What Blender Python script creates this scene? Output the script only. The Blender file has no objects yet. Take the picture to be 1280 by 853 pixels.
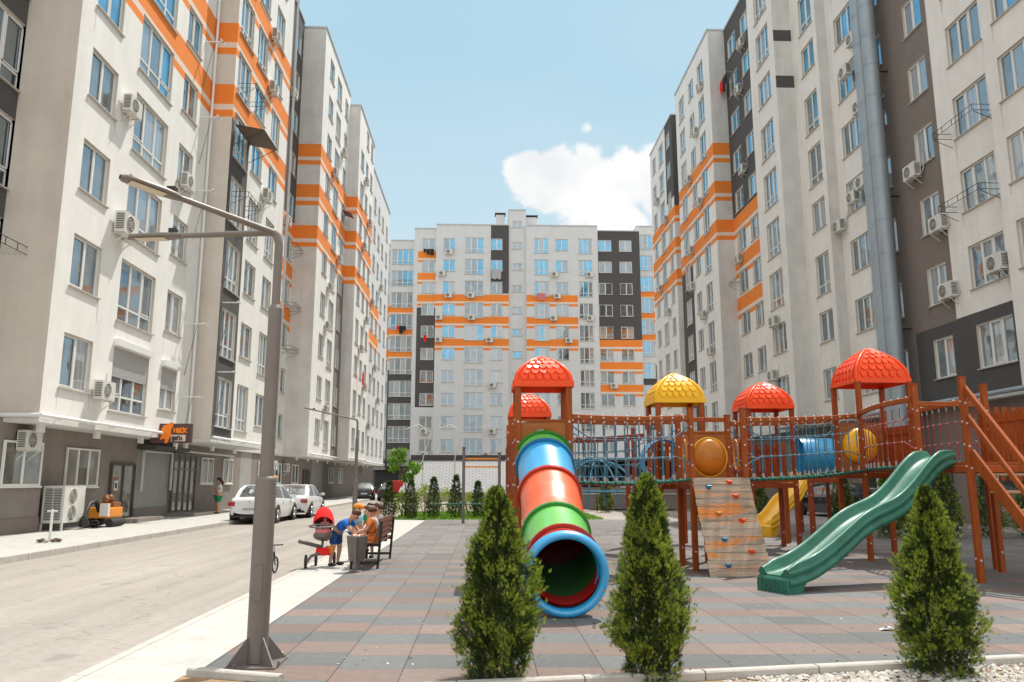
import bpy, math, random
from mathutils import Vector, Matrix, noise as mnoise
random.seed(7)
R = random.random
def U(a, b): return a + (b - a) * R()
sc = bpy.context.scene
COL = sc.collection
rad = math.radians
PI = math.pi

# ------------------------------------------------------------------ materials
def srgb(r, g, b):
    f = lambda c: ((c / 255 + .055) / 1.055) ** 2.4 if c > 10 else c / 255 / 12.92
    return (f(r), f(g), f(b))
def new_mat(name):
    m = bpy.data.materials.new(name); m.use_nodes = True
    nt = m.node_tree; nt.nodes.clear()
    out = nt.nodes.new('ShaderNodeOutputMaterial')
    return m, nt, out
def N(nt, t, **kw):
    n = nt.nodes.new(t)
    for k, v in kw.items():
        if k.startswith('i_'):
            n.inputs[k[2:].replace('_', ' ')].default_value = v
        else: setattr(n, k, v)
    return n
def c4(c): return (c[0], c[1], c[2], 1)
def mat(name, col, rough=.7, var=.12, scale=4., bump=0., bscale=60., metal=0., coat=0., spec=.5, streak=0., rnd=0., trans=0., fade=None, stretch=(1, 1, 1), crough=.15):
    m, nt, out = new_mat(name); L = nt.links.new
    b = N(nt, 'ShaderNodeBsdfPrincipled'); L(b.outputs[0], out.inputs[0])
    b.inputs['Roughness'].default_value = rough; b.inputs['Metallic'].default_value = metal
    b.inputs['Coat Weight'].default_value = coat; b.inputs['Specular IOR Level'].default_value = spec
    b.inputs['Coat Roughness'].default_value = crough
    tc = N(nt, 'ShaderNodeTexCoord'); mp = N(nt, 'ShaderNodeMapping'); mp.inputs['Scale'].default_value = stretch
    L(tc.outputs['Object'], mp.inputs[0])
    n1 = N(nt, 'ShaderNodeTexNoise', i_Scale=scale, i_Detail=6., i_Roughness=.62); L(mp.outputs[0], n1.inputs['Vector'])
    rr = N(nt, 'ShaderNodeMapRange'); rr.inputs[1].default_value = .3; rr.inputs[2].default_value = .7
    rr.inputs[3].default_value = 1 - var; rr.inputs[4].default_value = 1 + var * .6
    L(n1.outputs[0], rr.inputs[0]); fac = rr.outputs[0]
    def mul(a, bb):
        q = N(nt, 'ShaderNodeMath', operation='MULTIPLY'); L(a, q.inputs[0]); L(bb, q.inputs[1]); return q.outputs[0]
    if streak:
        m2 = N(nt, 'ShaderNodeMapping'); m2.inputs['Scale'].default_value = (1.2, 1.2, .12); L(tc.outputs['Object'], m2.inputs[0])
        n2 = N(nt, 'ShaderNodeTexNoise', i_Scale=1., i_Detail=7., i_Roughness=.7); L(m2.outputs[0], n2.inputs['Vector'])
        r2 = N(nt, 'ShaderNodeMapRange'); r2.inputs[1].default_value = .35; r2.inputs[2].default_value = .75
        r2.inputs[3].default_value = 1.; r2.inputs[4].default_value = 1 - streak; L(n2.outputs[0], r2.inputs[0]); fac = mul(fac, r2.outputs[0])
    if rnd:
        oi = N(nt, 'ShaderNodeNewGeometry'); r3 = N(nt, 'ShaderNodeMapRange'); r3.inputs[3].default_value = 1 - rnd; r3.inputs[4].default_value = 1 + rnd
        L(oi.outputs['Random Per Island'], r3.inputs[0]); fac = mul(fac, r3.outputs[0])
    vm = N(nt, 'ShaderNodeVectorMath', operation='SCALE'); vm.inputs[0].default_value = col; L(fac, vm.inputs['Scale'])
    colout = vm.outputs[0]
    if fade:
        n4 = N(nt, 'ShaderNodeTexNoise', i_Scale=fade[1], i_Detail=8., i_Roughness=.7); L(mp.outputs[0], n4.inputs['Vector'])
        r4 = N(nt, 'ShaderNodeMapRange'); r4.inputs[1].default_value = fade[2]; r4.inputs[2].default_value = fade[2] + .12; L(n4.outputs[0], r4.inputs[0])
        mx = N(nt, 'ShaderNodeMix', data_type='RGBA'); L(r4.outputs[0], mx.inputs[0]); L(colout, mx.inputs[6]); mx.inputs[7].default_value = c4(fade[0]); colout = mx.outputs[2]
    L(colout, b.inputs['Base Color'])
    if bump:
        nb = N(nt, 'ShaderNodeTexNoise', i_Scale=bscale, i_Detail=4.); L(mp.outputs[0], nb.inputs['Vector'])
        bp = N(nt, 'ShaderNodeBump', i_Strength=bump, i_Distance=.02); L(nb.outputs[0], bp.inputs['Height']); L(bp.outputs[0], b.inputs['Normal'])
    if trans:
        tr = N(nt, 'ShaderNodeBsdfTranslucent'); L(colout, tr.inputs[0]); ms = N(nt, 'ShaderNodeMixShader'); ms.inputs[0].default_value = trans
        L(b.outputs[0], ms.inputs[1]); L(tr.outputs[0], ms.inputs[2]); L(ms.outputs[0], out.inputs[0])
    return m
M = {}
WHITE = (.85, .835, .80)
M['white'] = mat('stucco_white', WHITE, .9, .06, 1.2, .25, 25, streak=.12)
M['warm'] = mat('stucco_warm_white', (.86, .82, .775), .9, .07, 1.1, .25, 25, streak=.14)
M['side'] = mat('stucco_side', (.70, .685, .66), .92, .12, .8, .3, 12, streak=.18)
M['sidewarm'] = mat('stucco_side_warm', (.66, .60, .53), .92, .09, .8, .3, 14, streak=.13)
M['cool'] = mat('stucco_cool_grey', (.67, .68, .685), .9, .05, 1., .2, 25, streak=.08)
M['orange'] = mat('paint_orange', (.88, .25, .035), .85, .06, 2., .2, 25, streak=.06)
M['cream'] = mat('paint_cream_stripe', (.78, .66, .56), .85, .05, 2., .2, 25)
M['dark'] = mat('paint_dark_grey', (.085, .08, .08), .88, .08, 2., .2, 25, streak=.08)
M['taupe'] = mat('paint_taupe', (.22, .18, .16), .88, .07, 1.5, .2, 25, streak=.08)
M['greige'] = mat('ground_floor_render', (.26, .225, .20), .9, .12, 1.2, .3, 15, streak=.14)
M['greylight'] = mat('ground_floor_panel', (.36, .36, .35), .9, .08, 1.2, .2, 15, streak=.08)
m_, nt_, out_ = new_mat('rain_stain'); b_ = N(nt_, 'ShaderNodeBsdfDiffuse'); b_.inputs[0].default_value = (.22, .19, .16, 1); tr_ = N(nt_, 'ShaderNodeBsdfTransparent'); mx_ = N(nt_, 'ShaderNodeMixShader'); nn = N(nt_, 'ShaderNodeTexNoise', i_Scale=3.); mr_ = N(nt_, 'ShaderNodeMapRange'); mr_.inputs[3].default_value = .05; mr_.inputs[4].default_value = .28
nt_.links.new(nn.outputs[0], mr_.inputs[0]); nt_.links.new(mr_.outputs[0], mx_.inputs[0]); nt_.links.new(tr_.outputs[0], mx_.inputs[1]); nt_.links.new(b_.outputs[0], mx_.inputs[2]); nt_.links.new(mx_.outputs[0], out_.inputs[0]); M['stain'] = m_
M['roof'] = mat('roof_metal', (.42, .43, .44), .5, .1, 2.)
M['coping'] = mat('parapet_coping', (.50, .52, .54), .5, .08, 2.)
M['pvc'] = mat('white_plastic_frame', (.78, .78, .76), .45, .04, 3.)
M['reveal'] = mat('window_reveal', (.60, .54, .47), .9, .08, 3.)
M['sill'] = mat('metal_sill', (.50, .46, .42), .5, .08, 3.)
def glass(name, base, kind, refl=.42, tint=(.70, .88, 1.0)):
    m, nt, out = new_mat(name); L = nt.links.new
    b = N(nt, 'ShaderNodeBsdfPrincipled'); b.inputs['Roughness'].default_value = .5
    tc = N(nt, 'ShaderNodeTexCoord'); oi = N(nt, 'ShaderNodeObjectInfo')
    add = N(nt, 'ShaderNodeVectorMath', operation='ADD'); L(tc.outputs['Object'], add.inputs[0]); L(oi.outputs['Location'], add.inputs[1])
    if kind == 'curtain':
        w = N(nt, 'ShaderNodeTexWave', i_Scale=1.3, i_Distortion=5., i_Detail=3.); w.bands_direction = 'X'
        L(tc.outputs['Object'], w.inputs[0]); fac = w.outputs[1]
        mp = N(nt, 'ShaderNodeMapRange'); L(fac, mp.inputs[0]); mp.inputs[3].default_value = .72; mp.inputs[4].default_value = 1.05
    elif kind == 'blind':
        w = N(nt, 'ShaderNodeTexWave', i_Scale=4.5); w.bands_direction = 'Z'; L(tc.outputs['Object'], w.inputs[0])
        mp = N(nt, 'ShaderNodeMapRange'); L(w.outputs[1], mp.inputs[0]); mp.inputs[3].default_value = .75; mp.inputs[4].default_value = 1.05
    else:
        w = N(nt, 'ShaderNodeTexNoise', i_Scale=1.3, i_Detail=4.); L(add.outputs[0], w.inputs[0])
        mp = N(nt, 'ShaderNodeMapRange'); L(w.outputs[0], mp.inputs[0]); mp.inputs[1].default_value = .35; mp.inputs[2].default_value = .7; mp.inputs[3].default_value = .5; mp.inputs[4].default_value = 1.7
    vm = N(nt, 'ShaderNodeVectorMath', operation='SCALE'); vm.inputs[0].default_value = base; L(mp.outputs[0], vm.inputs['Scale'])
    L(vm.outputs[0], b.inputs['Base Color'])
    g = N(nt, 'ShaderNodeBsdfGlossy'); g.inputs['Roughness'].default_value = .02; g.inputs['Color'].default_value = c4(tint)
    nz = N(nt, 'ShaderNodeTexNoise', i_Scale=1.1, i_Detail=1.); L(add.outputs[0], nz.inputs[0])
    bp = N(nt, 'ShaderNodeBump', i_Strength=.25, i_Distance=.02); L(nz.outputs[0], bp.inputs['Height']); L(bp.outputs[0], g.inputs['Normal'])
    lw = N(nt, 'ShaderNodeLayerWeight', i_Blend=.35)
    mr = N(nt, 'ShaderNodeMapRange'); L(lw.outputs['Fresnel'], mr.inputs[0]); mr.inputs[3].default_value = refl; mr.inputs[4].default_value = .95
    ms = N(nt, 'ShaderNodeMixShader'); L(mr.outputs[0], ms.inputs[0]); L(b.outputs[0], ms.inputs[1]); L(g.outputs[0], ms.inputs[2]); L(ms.outputs[0], out.inputs[0])
    return m
M['g_gf'] = glass('glass_ground_floor', (.13, .12, .095), 'noise', .07, (.85, .88, .85))
M['g_gfc'] = glass('glass_ground_floor_net', (.28, .27, .24), 'curtain', .06, (.85, .88, .85))
M['g_dark'] = glass('glass_dark_room', (.06, .055, .05), 'noise', .30)
M['g_mid'] = glass('glass_grey_room', (.11, .105, .10), 'noise', .24)
M['g_curt'] = glass('glass_white_curtain', (.38, .37, .36), 'curtain', .22)
M['g_blind'] = glass('glass_pale_blind', (.27, .29, .31), 'blind', .22)
M['g_blue'] = glass('glass_painted_sky', (.03, .20, .36), 'noise', .38, (.36, .74, 1.0))  # blue base and tint stand in for reflected sky
M['shutter'] = mat('roller_shutter', (.48, .47, .46), .6, .05, 3., .6, 30, stretch=(.1, .1, 3))
M['acw'] = mat('ac_casing', (.66, .65, .60), .5, .07, 3.)
M['acd'] = mat('ac_dark', (.05, .05, .05), .6, .1, 8.)
M['steel'] = mat('galvanised_steel', (.36, .41, .45), .5, .14, 1.5, metal=.35, stretch=(1, 1, .4))
M['polem'] = mat('bronze_pole_paint', (.19, .165, .15), .5, .12, 2.5, .1, 40, metal=.2, coat=.05, streak=.10)
M['black'] = mat('black_paint', (.02, .02, .02), .5, .1, 5.)
M['rubber'] = mat('tyre_rubber', (.03, .03, .03), .85, .1, 20.)
M['chrome'] = mat('rim_alloy', (.45, .46, .48), .3, .1, 5., metal=.8)
WD = (.38, .082, .012)
M['wood'] = mat('stained_timber', WD, .55, .28, 3., .35, 12, spec=.25, streak=.22, stretch=(9, 9, .9))
M['woodh'] = mat('stained_timber_beam', (.34, .085, .018), .55, .28, 3., .35, 12, spec=.25, stretch=(.9, 9, 9))
M['woodred'] = mat('red_brown_timber', (.29, .052, .014), .55, .25, 3., .3, 12, spec=.25, stretch=(3, 3, 2))
M['panel'] = mat('varnished_panel', (.38, .125, .028), .5, .3, 2.5, .2, 10, spec=.3, stretch=(1, 1, 5))
M['plank'] = mat('weathered_climbing_planks', (.40, .31, .235), .85, .4, 3., .5, 14, spec=.2, rnd=.2, stretch=(.6, 4, 4), fade=((.62, .21, .045), 1.5, .49))
M['bolt'] = mat('bolt_cap', (.62, .52, .50), .4, .1, 5.)
M['redroof'] = mat('red_plastic', (.90, .075, .006), .40, .12, 2., spec=.3, coat=.12)
M['yelroof'] = mat('yellow_plastic', (.88, .50, .012), .42, .12, 2., spec=.3, coat=.12)
M['sgreen'] = mat('slide_green_plastic', (.022, .15, .098), .42, .28, 5., .1, 30, spec=.35, coat=.15)
M['tgreen'] = mat('tube_green', (.12, .50, .09), .36, .08, 3., spec=.9, coat=.6, crough=.26)
M['tblue'] = mat('tube_blue', (.02, .36, .72), .36, .08, 3., spec=.9, coat=.6, crough=.26)
M['tblued'] = mat('tube_blue_dark', (.01, .17, .36), .25, .05, 3., coat=.5)
M['tred'] = mat('tube_orange_red', (.86, .12, .03), .36, .08, 3., spec=.9, coat=.6, crough=.26)
M['tredd'] = mat('tube_dark_red', (.42, .02, .01), .25, .05, 3., coat=.5)
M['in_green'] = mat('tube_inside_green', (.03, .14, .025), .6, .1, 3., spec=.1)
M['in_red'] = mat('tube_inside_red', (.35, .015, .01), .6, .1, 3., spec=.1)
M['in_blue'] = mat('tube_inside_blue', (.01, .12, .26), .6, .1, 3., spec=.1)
M['tgreend'] = mat('tube_dark_green', (.03, .22, .03), .25, .05, 3., coat=.5)
M['yellow'] = mat('yellow_slide', (.90, .50, .015), .28, .06, 3., coat=.4)
M['amber'] = mat('amber_plastic', (.55, .20, .02), .3, .2, 2., spec=.3, coat=.2)
M['ropeb'] = mat('blue_rope', (.05, .19, .28), .8, .35, 20.)
M['roper'] = mat('red_rope', (.36, .06, .06), .8, .45, 20.)
M['ropeg'] = mat('green_rope', (.01, .13, .09), .7, .4, 20.)
M['clip'] = mat('rope_clip', (.40, .38, .40), .5, .1, 10.)
M['bark'] = mat('bark', (.13, .085, .055), .9, .3, 12., .5, 30)
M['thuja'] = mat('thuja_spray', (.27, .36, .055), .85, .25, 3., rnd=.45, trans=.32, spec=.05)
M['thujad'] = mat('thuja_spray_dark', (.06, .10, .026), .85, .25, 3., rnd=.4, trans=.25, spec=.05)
M['leafy'] = mat('maple_leaf', (.17, .32, .04), .7, .15, 3., rnd=.3, trans=.4, spec=.1)
M['bushy'] = mat('yellow_green_bush_leaf', (.33, .40, .06), .8, .2, 3., rnd=.35, trans=.3, spec=.1)
M['thujab'] = mat('thuja_inner_twigs', (.10, .075, .035), .9, .3, 10.)
M['skin'] = mat('skin', (.55, .29, .19), .6, .06, 5.)
M['hair'] = mat('brown_hair', (.10, .045, .02), .6, .3, 30.)
M['hairb'] = mat('black_hair', (.02, .012, .01), .5, .3, 30.)
def cloth(n, c): M[n] = mat(n, c, .85, .12, 12., .3, 60)
cloth('c_blue', (.01, .15, .55)); cloth('c_navy', (.005, .07, .25)); cloth('c_orange', (.75, .22, .04)); cloth('c_white', (.7, .7, .7))
cloth('c_green', (.0, .25, .10)); cloth('c_grey', (.42, .42, .45)); cloth('c_red', (.80, .01, .01)); cloth('c_cyan', (.30, .52, .58)); cloth('c_orcap', (.85, .28, .03)); cloth('c_pink', (.65, .20, .20)); cloth('c_black', (.02, .02, .02))
M['carw'] = mat('white_car_paint', (.72, .73, .74), .25, .03, 2., coat=.8)
M['carb'] = mat('black_car_paint', (.015, .016, .02), .2, .03, 2., coat=.8)
M['carglass'] = glass('car_glass', (.03, .035, .035), 'noise', .25, (.9, .95, 1))
M['tail'] = mat('tail_light_red', (.35, .01, .01), .2, .05, 5., coat=.8)
M['plate'] = mat('number_plate_white', (.65, .65, .65), .4, .03, 5.)
M['binp'] = mat('grey_bin_metal', (.16, .14, .13), .5, .15, 5., metal=.3)
M['benchw'] = mat('bench_brown_slats', (.20, .075, .045), .55, .25, 3., .3, 12, stretch=(9, .9, 9))
M['kerb'] = mat('kerb_concrete', (.47, .445, .41), .92, .16, 4., .4, 30)
M['soil'] = mat('dry_soil', (.34, .22, .12), .95, .35, 8., .9, 30)
M['gravel'] = mat('gravel_stones', (.50, .47, .43), .8, .15, 6., rnd=.35)
M['sign'] = mat('brown_sign_board', (.10, .055, .055), .5, .08, 3.)
M['signor'] = mat('sign_orange', (.95, .22, .005), .4, .05, 3.)
M['signcr'] = mat('sign_cream', (.70, .62, .48), .5, .05, 3.)
M['redcov'] = mat('red_awning', (.55, .02, .015), .6, .1, 3.)
M['machine'] = mat('machine_orange', (.80, .27, .01), .4, .1, 3., coat=.3)
M['machbr'] = mat('machine_brown', (.25, .09, .03), .5, .2, 5.)
M['cables'] = mat('cable_white', (.6, .58, .54), .6, .05, 5.)
M['leddiff'] = mat('lamp_lens', (.60, .52, .38), .4, .05, 5.)

# ------------------------------------------------------------------ mesh building
class MB:
    def __init__(s): s.v = []; s.f = []; s.m = []; s.mats = []; s.smooth = []
    def mi(s, m):
        m = M[m] if isinstance(m, str) else m
        if m not in s.mats: s.mats.append(m)
        return s.mats.index(m)
    def face(s, pts, m, sm=False):
        i = len(s.v); s.v += [tuple(p) for p in pts]; s.f.append(tuple(range(i, i + len(pts)))); s.m.append(s.mi(m)); s.smooth.append(sm)
    def add(s, vs, fs, m, sm=False):
        i = len(s.v); s.v += [tuple(p) for p in vs]; k = s.mi(m)
        for f in fs: s.f.append(tuple(i + a for a in f)); s.m.append(k); s.smooth.append(sm)
    def box(s, x0, x1, y0, y1, z0, z1, m, T=None):
        vs = [(x, y, z) for z in (z0, z1) for y in (y0, y1) for x in (x0, x1)]
        if T: vs = [T @ Vector(v) for v in vs]
        s.add(vs, [(0, 2, 3, 1), (4, 5, 7, 6), (0, 1, 5, 4), (2, 6, 7, 3), (0, 4, 6, 2), (1, 3, 7, 5)], m)
    def bar(s, p0, p1, w, h, m, bev=.0):
        """rectangular timber from p0 to p1; h is measured towards +Z, w across"""
        p0 = Vector(p0); p1 = Vector(p1); d = (p1 - p0).normalized()
        up = Vector((0, 0, 1)) if abs(d.z) < .95 else Vector((0, 1, 0))
        x = d.cross(up).normalized(); z = x.cross(d).normalized()
        b = bev or min(w, h) * .12
        prof = []
        for sx, sz in ((-1, -1), (1, -1), (1, 1), (-1, 1)):
            cx, cz = sx * w / 2, sz * h / 2
            a = (cx - sx * b, cz); c = (cx, cz - sz * b)
            prof += [a, c] if sx * sz > 0 and False else ([a, c] if (sx, sz) in ((1, -1), (-1, 1)) else [c, a])
        vs = [p + x * a + z * c for p in (p0, p1) for a, c in prof]; n = 8
        fs = [(i, (i + 1) % n, n + (i + 1) % n, n + i) for i in range(n)] + [tuple(range(n))[::-1], tuple(range(n, 2 * n))]
        s.add(vs, fs, m)
    def tube(s, pts, r, m, n=8, sm=True, caps=True):
        pts = [Vector(p) for p in pts]; rs = r if isinstance(r, (list, tuple)) else [r] * len(pts)
        vs = []; fs = []; prevx = None
        for i, p in enumerate(pts):
            d = (pts[min(i + 1, len(pts) - 1)] - pts[max(i - 1, 0)])
            d = d.normalized() if d.length > 1e-9 else Vector((0, 0, 1))
            if prevx is None:
                up = Vector((0, 0, 1)) if abs(d.z) < .9 else Vector((0, 1, 0)); x = d.cross(up).normalized()
            else: x = (prevx - d * prevx.dot(d)).normalized()
            prevx = x; y = d.cross(x)
            for k in range(n):
                a = 2 * PI * k / n; vs.append(p + (x * math.cos(a) + y * math.sin(a)) * rs[i])
        for i in range(len(pts) - 1):
            for k in range(n):
                k2 = (k + 1) % n; fs.append((i * n + k, i * n + k2, (i + 1) * n + k2, (i + 1) * n + k))
        s.add(vs, fs, m, sm)
        if caps:
            L = len(pts) - 1; s.face([vs[k] for k in range(n)][::-1], m); s.face([vs[L * n + k] for k in range(n)], m)
    def ball(s, c, r, m, n=8, sc_=(1, 1, 1), sm=True):
        c = Vector(c); vs = []; fs = []; h = n // 2 + 1
        for j in range(h + 1):
            t = PI * j / h
            for k in range(n):
                a = 2 * PI * k / n; vs.append((c.x + r * sc_[0] * math.sin(t) * math.cos(a), c.y + r * sc_[1] * math.sin(t) * math.sin(a), c.z + r * sc_[2] * math.cos(t)))
        for j in range(h):
            for k in range(n):
                k2 = (k + 1) % n; fs.append((j * n + k, (j + 1) * n + k, (j + 1) * n + k2, j * n + k2))
        s.add(vs, fs, m, sm)
    def grid(s, rows, m, sm=True, close=False):
        """rows: list of equal-length point rings; m may be fn(i,j)"""
        n = len(rows[0]); i0 = len(s.v)
        for r in rows: s.v += [tuple(p) for p in r]
        for i in range(len(rows) - 1):
            for j in range(n if close else n - 1):
                j2 = (j + 1) % n
                s.f.append((i0 + i * n + j, i0 + i * n + j2, i0 + (i + 1) * n + j2, i0 + (i + 1) * n + j))
                s.m.append(s.mi(m(i, j) if callable(m) else m)); s.smooth.append(sm)
    def mesh(s, name):
        me = bpy.data.meshes.new(name); me.from_pydata(s.v, [], s.f)
        for m in s.mats: me.materials.append(m)
        me.polygons.foreach_set('material_index', s.m); me.polygons.foreach_set('use_smooth', s.smooth); me.update()
        return me
    def build(s, name, parent=None, bevel=0, loc=None, rz=None):
        return obj(name, s.mesh(name), parent, bevel, loc, rz)
def obj(name, me, parent=None, bevel=0, loc=None, rz=None):
    o = bpy.data.objects.new(name, me); COL.objects.link(o)
    if parent: o.parent = parent
    if loc is not None: o.location = loc
    if rz is not None: o.rotation_euler = (0, 0, rz)
    if bevel:
        b = o.modifiers.new('bevel', 'BEVEL'); b.width = bevel; b.segments = 2; b.limit_method = 'ANGLE'
    return o
def tag(o, label=None, cat=None, group=None, kind=None):
    if label: o['label'] = label
    if cat: o['category'] = cat
    if group: o['group'] = group
    if kind: o['kind'] = kind
    return o
def thing(name, label, cat, loc=(0, 0, 0), rz=0, group=None):
    o = bpy.data.objects.new(name, None); COL.objects.link(o); o.empty_display_size = .2
    o.location = loc; o.rotation_euler = (0, 0, rz)
    return tag(o, label, cat, group)
def dup(root, loc=None, rz=None, label=None, group=None):
    r = root.copy(); COL.objects.link(r)
    if loc is not None: r.location = loc
    if rz is not None: r.rotation_euler = (0, 0, rz)
    if label: r['label'] = label
    if group: r['group'] = group
    for ch in root.children:
        c = ch.copy(); COL.objects.link(c); c.parent = r
        for g in ch.children:
            d = g.copy(); COL.objects.link(d); d.parent = c
    return r

# ------------------------------------------------------------------ setting: ground
def sheet(name, pts, z, m, kind='structure'):
    b = MB(); b.face([(x, y, z) for x, y in pts], m); o = b.build(name); o['kind'] = kind; return o
def ground_mats():
    # asphalt, pale and dusty
    m, nt, out = new_mat('dusty_asphalt'); L = nt.links.new
    b = N(nt, 'ShaderNodeBsdfPrincipled', i_Roughness=.9); L(b.outputs[0], out.inputs[0])
    g = N(nt, 'ShaderNodeTexCoord')
    n1 = N(nt, 'ShaderNodeTexNoise', i_Scale=.22, i_Detail=8., i_Roughness=.65); n2 = N(nt, 'ShaderNodeTexNoise', i_Scale=9., i_Detail=8., i_Roughness=.8)
    mp = N(nt, 'ShaderNodeMapping'); mp.inputs['Scale'].default_value = (1.6, .5, 1); L(g.outputs['Object'], mp.inputs[0]); L(mp.outputs[0], n1.inputs[0]); L(g.outputs['Object'], n2.inputs[0])
    cr = N(nt, 'ShaderNodeValToRGB'); cr.color_ramp.elements[0].position = .3; cr.color_ramp.elements[0].color = (.275, .245, .215, 1); cr.color_ramp.elements[1].position = .68; cr.color_ramp.elements[1].color = (.385, .35, .315, 1)
    L(n1.outputs[0], cr.inputs[0]); mr = N(nt, 'ShaderNodeMapRange'); mr.inputs[1].default_value = .25; mr.inputs[2].default_value = .75; mr.inputs[3].default_value = .78; mr.inputs[4].default_value = 1.15; L(n2.outputs[0], mr.inputs[0])
    n3 = N(nt, 'ShaderNodeTexVoronoi', i_Scale=.16); n3.feature = 'DISTANCE_TO_EDGE'; n3b = N(nt, 'ShaderNodeTexNoise', i_Scale=2., i_Detail=5.); L(g.outputs['Object'], n3b.inputs[0])
    va = N(nt, 'ShaderNodeVectorMath', operation='ADD'); L(g.outputs['Object'], va.inputs[0]); L(n3b.outputs[1], va.inputs[1]); L(va.outputs[0], n3.inputs[0])
    mk = N(nt, 'ShaderNodeMapRange'); mk.inputs[1].default_value = 0; mk.inputs[2].default_value = .004; mk.inputs[3].default_value = .72; mk.inputs[4].default_value = 1.; L(n3.outputs[0], mk.inputs[0])
    q = N(nt, 'ShaderNodeMath', operation='MULTIPLY'); L(mr.outputs[0], q.inputs[0]); L(mk.outputs[0], q.inputs[1])
    m6 = N(nt, 'ShaderNodeMapping'); m6.inputs['Scale'].default_value = (2.4, .05, 1); L(g.outputs['Object'], m6.inputs[0]); n6 = N(nt, 'ShaderNodeTexNoise', i_Scale=1., i_Detail=5., i_Roughness=.6); L(m6.outputs[0], n6.inputs[0])
    r6 = N(nt, 'ShaderNodeMapRange'); r6.inputs[1].default_value = .35; r6.inputs[2].default_value = .65; r6.inputs[3].default_value = .86; r6.inputs[4].default_value = 1.05; L(n6.outputs[0], r6.inputs[0])
    n7 = N(nt, 'ShaderNodeTexNoise', i_Scale=1.1, i_Detail=3.); L(g.outputs['Object'], n7.inputs[0]); r7 = N(nt, 'ShaderNodeMapRange'); r7.inputs[1].default_value = .66; r7.inputs[2].default_value = .74; r7.inputs[3].default_value = 1; r7.inputs[4].default_value = .72; L(n7.outputs[0], r7.inputs[0])
    q2 = N(nt, 'ShaderNodeMath', operation='MULTIPLY'); L(q.outputs[0], q2.inputs[0]); L(r6.outputs[0], q2.inputs[1]); q3 = N(nt, 'ShaderNodeMath', operation='MULTIPLY'); L(q2.outputs[0], q3.inputs[0]); L(r7.outputs[0], q3.inputs[1]); q = q3
    vm = N(nt, 'ShaderNodeVectorMath', operation='SCALE'); L(cr.outputs[0], vm.inputs[0]); L(q.outputs[0], vm.inputs['Scale']); L(vm.outputs[0], b.inputs['Base Color'])
    bp = N(nt, 'ShaderNodeBump', i_Strength=.35, i_Distance=.01); n5 = N(nt, 'ShaderNodeTexNoise', i_Scale=90., i_Detail=3.); L(g.outputs['Object'], n5.inputs[0]); L(n5.outputs[0], bp.inputs['Height']); L(bp.outputs[0], b.inputs['Normal'])
    M['asphalt'] = m
    # small paving blocks
    m, nt, out = new_mat('pale_paving'); L = nt.links.new
    b = N(nt, 'ShaderNodeBsdfPrincipled', i_Roughness=.9); L(b.outputs[0], out.inputs[0]); g = N(nt, 'ShaderNodeTexCoord')
    br = N(nt, 'ShaderNodeTexBrick'); L(g.outputs['Object'], br.inputs[0])
    br.inputs['Color1'].default_value = (.44, .435, .41, 1); br.inputs['Color2'].default_value = (.50, .495, .465, 1); br.inputs['Mortar'].default_value = (.40, .39, .355, 1)
    br.inputs['Scale'].default_value = 1; br.inputs['Brick Width'].default_value = .2; br.inputs['Row Height'].default_value = .1; br.inputs['Mortar Size'].default_value = .006
    n1 = N(nt, 'ShaderNodeTexNoise', i_Scale=2.2, i_Detail=8., i_Roughness=.7); L(g.outputs['Object'], n1.inputs[0])
    mr = N(nt, 'ShaderNodeMapRange'); mr.inputs[1].default_value = .3; mr.inputs[2].default_value = .7; mr.inputs[3].default_value = .86; mr.inputs[4].default_value = 1.06; L(n1.outputs[0], mr.inputs[0])
    vm = N(nt, 'ShaderNodeVectorMath', operation='SCALE'); L(br.outputs[0], vm.inputs[0]); L(mr.outputs[0], vm.inputs['Scale']); L(vm.outputs[0], b.inputs['Base Color'])
    M['paving'] = m
    # rubber tiles .57 x .52, alternating dusty grey-teal and brick rows
    m, nt, out = new_mat('rubber_tiles'); L = nt.links.new
    b = N(nt, 'ShaderNodeBsdfPrincipled', i_Roughness=.92); L(b.outputs[0], out.inputs[0]); g = N(nt, 'ShaderNodeTexCoord')
    sp = N(nt, 'ShaderNodeSeparateXYZ'); L(g.outputs['Object'], sp.inputs[0])
    def mth(op, a, bb=None, c=None):
        q = N(nt, 'ShaderNodeMath', operation=op)
        for i, v in enumerate((a, bb, c)):
            if v is None: continue
            if isinstance(v, (int, float)): q.inputs[i].default_value = v
            else: L(v, q.inputs[i])
        return q.outputs[0]
    x = sp.outputs[0]; y = sp.outputs[1]
    u = mth('DIVIDE', mth('ADD', x, 2.4), .57); ui = mth('FLOOR', u); uf = mth('FRACT', u)
    wn = N(nt, 'ShaderNodeTexWhiteNoise', noise_dimensions='1D'); L(ui, wn.inputs['W'])
    ys = mth('ADD', y, mth('MULTIPLY', x, .035)); v = mth('ADD', mth('DIVIDE', ys, .52), mth('MULTIPLY', wn.outputs[0], .35)); vi = mth('FLOOR', v); vf = mth('FRACT', v)
    par = mth('MODULO', vi, 2.)
    wn2 = N(nt, 'ShaderNodeTexWhiteNoise', noise_dimensions='2D'); cb = N(nt, 'ShaderNodeCombineXYZ'); L(ui, cb.inputs[0]); L(vi, cb.inputs[1]); L(cb.outputs[0], wn2.inputs['Vector'])
    mx = N(nt, 'ShaderNodeMix', data_type='RGBA'); L(mth('ABSOLUTE', par), mx.inputs[0]); mx.inputs[6].default_value = (.125, .136, .140, 1); mx.inputs[7].default_value = (.205, .142, .120, 1)
    # dust makes worn zones paler; tone also greys with distance
    n1 = N(nt, 'ShaderNodeTexNoise', i_Scale=.5, i_Detail=8., i_Roughness=.65); L(g.outputs['Object'], n1.inputs[0])
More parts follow.
